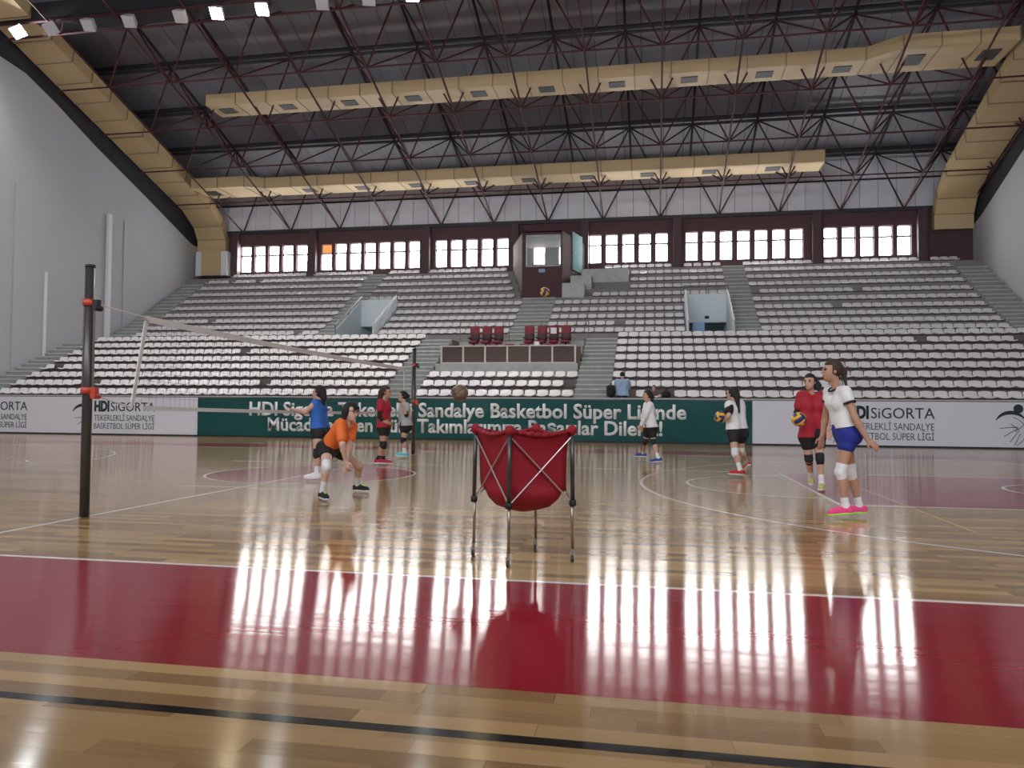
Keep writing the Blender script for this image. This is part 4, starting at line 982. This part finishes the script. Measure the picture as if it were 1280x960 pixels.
    # knee pads, socks, shoes
    for s_ in 'nf':
        kn, an, hi_ = A['kn'+s_], A['an'+s_], A['hi'+s_]; fd = nrm(A['fd'+s_]); bare = style.get('bare', '')
        if style.get('pad') and s_ not in bare:
            F = Field(np.minimum(kn, kn)-.25, kn+.25, h); F.cap(lerp(kn, hi_, .17), kn, .064*sc, .060*sc, .01); F.cap(kn, lerp(kn, an, .15), .060*sc, .054*sc, .01); F.cap(kn+fd*.012, kn+fd*.012, .055, None, .02)
            link('knee_pad', F.mesh('knee_pad', style['pad']), root)
        F = Field(an-.3, an+.4, h); F.cap(lerp(an, kn, style.get('sock', .38)), an, .042*sc, .039*sc, .01); F.cap(an, an-np.array([0, 0, .03])+fd*.02, .041, .041, .02); link('sock', F.mesh('sock', style.get('sock_mat', 'sock')), root)
        fup = nrm(np.array([0, 0, 1])-fd*fd[2]); base = an-fup*(.088)
        F = Field(an-.4, an+.4, h*.8)
        F.cap(an-fd*.030-fup*.028, an-fd*.028-fup*.05, .045, .046, .02); F.cap(base-fd*.035+fup*.042, base+fd*.165+fup*.032, .043, .038, .03); F.cap(an+fd*.02-fup*.025, base+fd*.12+fup*.045, .038, .032, .03)
        F.plane(base+fup*.018, -fup); F.plane(an+fup*.012-fd*.01, fup-fd*.25); sh_ = link('shoe', F.mesh('shoe', style['shoe']), root)
        F = Field(an-.4, an+.4, h*.8); F.cap(base-fd*.035+fup*.03, base+fd*.165+fup*.03, .049, .045, .03); F.plane(base, -fup); F.plane(base+fup*.026, fup); link('sole', F.mesh('sole', style['sole']), sh_)
        if style.get('lace'):
            a = base+fd*.07+fup*.088; b_ = base+fd*.135+fup*.072; MB().tube(a, b_, .014, 8).build('laces', style['lace'], sh_, True)
    return root
def flat(dx, dy): return np.array([dx, dy, 0.0])
# --- woman in white shirt and blue shorts
v = -3.75
jj = dict(head=J(1040, 463, v), face=(-1, -.10, .02), hup=(-.08, 0, 1), shn=J(1057, 490, v-.15), shf=J(1037, 488, v+.17), eln=J(1069, 523, v-.22), wrn=J(1084, 549, v-.24), elf=J(1032, 521, v+.24), wrf=J(1028, 545, v+.22),
          hin=J(1061, 543, v-.09), hif=J(1055, 541, v+.09), knn=J(1051, 590, v-.11), knf=J(1063, 590, v+.12), ann=J(1057, 633, v-.12), anf=J(1074, 632, v+.16), fdn=(-.97, -.2, -.10), fdf=(-.97, -.15, -.06), hdn=(.75, -.1, -.65), hdf=(-.1, 0, -1))
person('woman in white shirt, royal blue shorts and pink shoes', jj, dict(skin='skin_tan', hair='hair_brown', top='white_top', bottom='blue_shorts', trim=True, sleeve=.28, hem=.075, short=.40, pad='sock', shoe='pink', sole='lime', sock=.22, loose=.012,
       locks=(((0, -.085, .03), (0, -.13, -.02), .035, .03), ((0, -.12, .0), (0, -.15, -.16), .032, .014))), .007)
# --- woman in red with ball
v = -0.55
jj = dict(head=J(1012, 477, v-.05), face=(-.5, -.86, -.02), hup=(0, 0, 1), shn=J(1001, 494, v-.02), shf=J(1027, 495, v+.06), eln=J(996, 516, v+.02), wrn=J(1004, 529, v-.2), elf=J(1036, 516, v+.1), wrf=J(1035, 537, v+.0),
          hin=J(1008, 545, v-.04), hif=J(1023, 545, v+.05), knn=J(1011, 574, v-.0), knf=J(1025, 574, v-.12), ann=J(1014, 598, v+.25), anf=J(1027, 604.5, v-.15), fdn=(-.15, -.98, 0), fdf=(-.25, -.95, 0), hdn=(-.55, -.55, -.25), pn=(.1, -.35, .93), pf=(0, -1, .2), hdf=(0, -.1, -1))
person('woman in red shirt and black shorts holding a volleyball on her hip', jj, dict(skin='skin', hair='hair_black', top='red_top', bottom='black_cloth', sleeve=.62, hem=-.02, short=.50, pad='black_cloth', shoe='shoe_yellow', sole='sock', sock=.34, loose=.016, armband='n', band_to=.35,
       locks=(((.03, -.08, .03), (.10, -.09, -.06), .05, .045), ((.07, -.07, -.04), (.11, -.06, -.13), .045, .02))), .008)
bc = J(998.5, 524, v-.34); ball(bc, .105, 'yellow and blue volleyball held by the woman in red', YB, (.3, .9, .1))
# --- woman in white with ball, seen from behind
v = 1.75
jj = dict(head=J(915, 492, v), face=(-.75, .62, 0), hup=(0, 0, 1), shn=J(911, 506, v-.10), shf=J(926, 505, v+.12), eln=J(911, 520.5, v-.28), wrn=J(903.5, 527, v-.12), elf=J(930, 519, v+.25), wrf=J(918, 526, v+.35),
          hin=J(916, 541, v-.06), hif=J(927, 541, v+.07), knn=J(919, 566.5, v-.22), knf=J(926.5, 564, v+.15), ann=J(925.5, 587.5, v-.45), anf=J(933.5, 579.5, v+.62), fdn=(-.9, .25, 0), fdf=(-.3, .75, -.6), hdn=(-.85, .3, .1), pn=(-.2, -.1, .97), hdf=(-.8, -.4, 0), pf=(0, -.2, 1))
person('woman in white shirt and black shorts seen from behind, carrying a volleyball', jj, dict(skin='skin', hair='hair_black', top='white_top', bottom='black_cloth', raglan='black_cloth', sleeve=.5, hem=.07, short=.46, pad='sock', shoe='shoe_red', sole='sock', sock=.34, loose=.03,
       locks=(((0, -.07, .04), (.0, -.11, -.06), .05, .05), ((0, -.10, -.04), (.03, -.17, -.34), .05, .018))), .009)
ball(J(900.5, 521, v-.15), .105, 'yellow and blue volleyball carried before the green banner', YB, (1.1, .2, .4))
# --- woman walking in long-sleeved white
v = 5.2
jj = dict(head=J(809, 494, v), face=(-1, -.12, -.02), hup=(0, 0, 1), shn=J(813, 506, v-.17), shf=J(808, 506, v+.16), eln=J(806.5, 520, v-.22), wrn=J(801.5, 531, v-.16), elf=J(804, 520, v+.2), wrf=J(803, 532, v+.14),
          hin=J(815, 534, v-.08), hif=J(811, 534, v+.08), knn=J(817, 553, v-.10), knf=J(806, 552, v+.12), ann=J(823, 572.5, v-.35), anf=J(804, 566.5, v+.75), fdn=(-.97, -.15, -.12), fdf=(-.97, -.1, .0))
person('woman in white long sleeves and black shorts walking along the banner', jj, dict(skin='skin', hair='hair_black', top='white_top', bottom='black_cloth', sleeve=1.5, hem=.0, short=.62, pad='black_cloth', shoe='shoe_blue', sole='sock', sock=.25, loose=.02,
       locks=(((0, -.08, .02), (0, -.12, -.05), .045, .04), ((0, -.10, -.04), (0, -.13, -.17), .04, .02))), .010)
# --- woman crouching in orange
v = -3.1
jj = dict(head=J(438.5, 514, v-.25), face=(.92, -.36, -.10), hup=(.22, 0, .97), shn=J(425, 530, v-.42), shf=J(441, 533, v-.05), eln=J(428, 556, v-.50), wrn=J(432, 576, v-.42), elf=J(437, 554, v-.18), wrf=J(434, 576, v-.33),
          hin=J(408, 561, v-.20), hif=J(417, 559, v+.14), knn=J(408, 584, v-.55), knf=J(448.5, 582, v+.32), ann=J(403.5, 614.5, v-.47), anf=J(447.5, 606, v+.50), fdn=(.62, -.75, -.02), fdf=(.93, -.36, 0), hdn=(.25, .1, -.96), hdf=(-.1, -.1, -.98), pn=(.2, .9, .1), pf=(-.1, -.9, 0))
person('woman in orange shirt crouching with arms joined and black bobbed hair', jj, dict(skin='skin_pale', hair='hair_black', cut='bob', glasses=True, top='orange', bottom='black_cloth', sleeve=.70, hem=.19, waist=.22, short=.45, pad='sock', bare='f', shoe='black_cloth', sole='sock', lace='lime', sock=.45, loose=.016, curl=.7), .008)
# --- woman in blue tank top
v = -1.1
jj = dict(head=J(398.5, 491, v), face=(-1, .15, .12), hup=(0, 0, 1), shn=J(393.5, 504, v-.16), shf=J(402, 503, v+.14), eln=J(382, 515, v-.22), wrn=J(369.5, 512.5, v-.12), elf=J(391, 516, v+.22), wrf=J(378, 514, v+.24),
          hin=J(397, 538, v-.08), hif=J(403, 538, v+.09), knn=J(396.5, 568, v-.18), knf=J(404, 567, v+.1), ann=J(396, 592, v-.18), anf=J(402, 590, v+.3), fdn=(-.9, -.2, 0), fdf=(-.9, 0, 0), hdn=(-.98, .1, .15), hdf=(-.98, .1, .15), pn=(0, .2, 1), pf=(0, -.2, 1))
person('woman in blue sleeveless top reaching forward beside the net', jj, dict(skin='skin', hair='hair_black', top='blue_top', bottom='black_cloth', sleeve=0, hem=.04, short=.34, pad='black_cloth', shoe='sock', sole='sock', sock=.35, loose=.018, curl=.25,
       locks=(((0, -.08, .02), (0, -.10, -.06), .05, .045), ((0, -.09, -.05), (0, -.10, -.17), .045, .02))), .009)
# --- woman in red facing the woman in grey
v = 2.35
jj = dict(head=J(483.5, 490, v), face=(1, -.1, .03), hup=(0, 0, 1), shn=J(475.5, 503, v-.16), shf=J(483, 503, v+.15), eln=J(474, 520, v-.24), wrn=J(480, 527.5, v-.20), elf=J(483, 519, v+.22), wrf=J(487, 527, v+.14),
          hin=J(479, 534, v-.08), hif=J(482, 534, v+.08), knn=J(478.5, 556.5, v-.10), knf=J(479.5, 557, v+.08), ann=J(472.5, 574, v-.12), anf=J(479, 574.5, v+.10), fdn=(.95, -.15, 0), fdf=(.95, -.1, 0), hdn=(.9, .1, -.2), pn=(0, .9, .2))
person('woman in red shirt with long wavy hair facing the woman in grey', jj, dict(skin='skin_tan', hair='hair_brown', top='red_top', bottom='black_cloth', sleeve=.5, hem=.0, short=.42, pad='black_cloth', shoe='shoe_crimson', sole='sock', sock=.22, sock_mat='black_cloth', loose=.022, armband='n', band_to=.6,
       locks=(((0, -.09, .05), (0, -.13, 0), .05, .05), ((0, -.12, 0), (0, -.16, -.14), .06, .045), ((0, -.15, -.12), (0, -.15, -.24), .045, .02))), .010)
# --- woman in grey
v = 4.35
jj = dict(head=J(503.5, 495, v), face=(-1, -.1, .12), hup=(.1, 0, 1), shn=J(508.5, 507, v-.16), shf=J(502.5, 507, v+.15), eln=J(508, 519, v-.25), wrn=J(504, 510.5, v-.34), elf=J(500, 519, v+.22), wrf=J(500, 527, v+.12),
          hin=J(508.5, 532, v-.08), hif=J(505, 532, v+.08), knn=J(504, 551, v-.10), knf=J(505, 551, v+.08), ann=J(506.5, 566, v-.10), anf=J(505, 565, v+.14), fdn=(-.95, -.15, 0), fdf=(-.95, 0, 0), hdn=(-.5, 0, .8), pn=(-.5, 0, -.5))
person('woman in grey shirt beside the far net pole', jj, dict(skin='skin', hair='hair_black', top='grey_top', bottom='black_cloth', sleeve=.45, hem=.0, short=.42, pad='black_cloth', shoe='cyan', sole='sock', sock=.5, loose=.02, armband='n', band_to=.3,
       locks=(((0, -.09, .03), (0, -.125, .01), .045, .045),)), .010)
# --- man sitting on the edge of the stand, back to the court
v = 14.78
jj = dict(head=J(778, 469, v+.22), face=(.05, .9, -.45), hup=(0, .4, .9), shn=J(771, 476.5, v+.08), shf=J(785, 476.5, v+.08), eln=J(769, 486, v+.3), wrn=J(774, 488, v+.5), elf=J(787, 486, v+.3), wrf=J(782, 488, v+.5),
          hin=J(774, 494, v-.04), hif=J(781.5, 494, v-.04), knn=J(772, 490, v+.38), knf=J(784, 490, v+.38), ann=J(773, 495, v+.40)+np.array([0, 0, .02]), anf=J(783, 495, v+.40)+np.array([0, 0, .02]), fdn=(0, 1, 0), fdf=(0, 1, 0), hdn=(.6, .6, -.2), hdf=(-.6, .6, -.2))
person('man in pale blue shirt sitting with his back to the court', jj, dict(skin='skin', hair='hair_black', top='sky_shirt', bottom='black_cloth', sleeve=.6, hem=-.05, short=.8, shoe='black_cloth', sole='black_cloth', loose=.04, z0=1.52), .011)
v = 14.72
jj = dict(head=J(817.5, 485, v+.1), face=(-.3, -.95, -.1), hup=(0, 0, 1), shn=J(812.5, 490, v+.1), shf=J(822.5, 490, v+.1), eln=J(811, 494, v), wrn=J(815, 495, v-.1), elf=J(824, 494, v), wrf=J(820, 495, v-.1),
          hin=J(814.5, 496, v+.14), hif=J(820.5, 496, v+.14), knn=J(810, 495, v-.16), knf=J(825, 495, v-.16), ann=J(816, 496.5, v-.12)+np.array([0, 0, 0.0]), anf=J(820, 496.5, v-.20), fdn=(.8, -.5, 0), fdf=(-.8, -.5, 0), scale=.8)
person('dark-haired person in brown sitting on the stand above the walking woman', jj, dict(skin='skin_pale', hair='hair_black', top='brown_cloth', bottom='black_cloth', sleeve=1.5, hem=-.03, short=.85, shoe='black_cloth', sole='black_cloth', loose=.02, z0=1.52), .012)
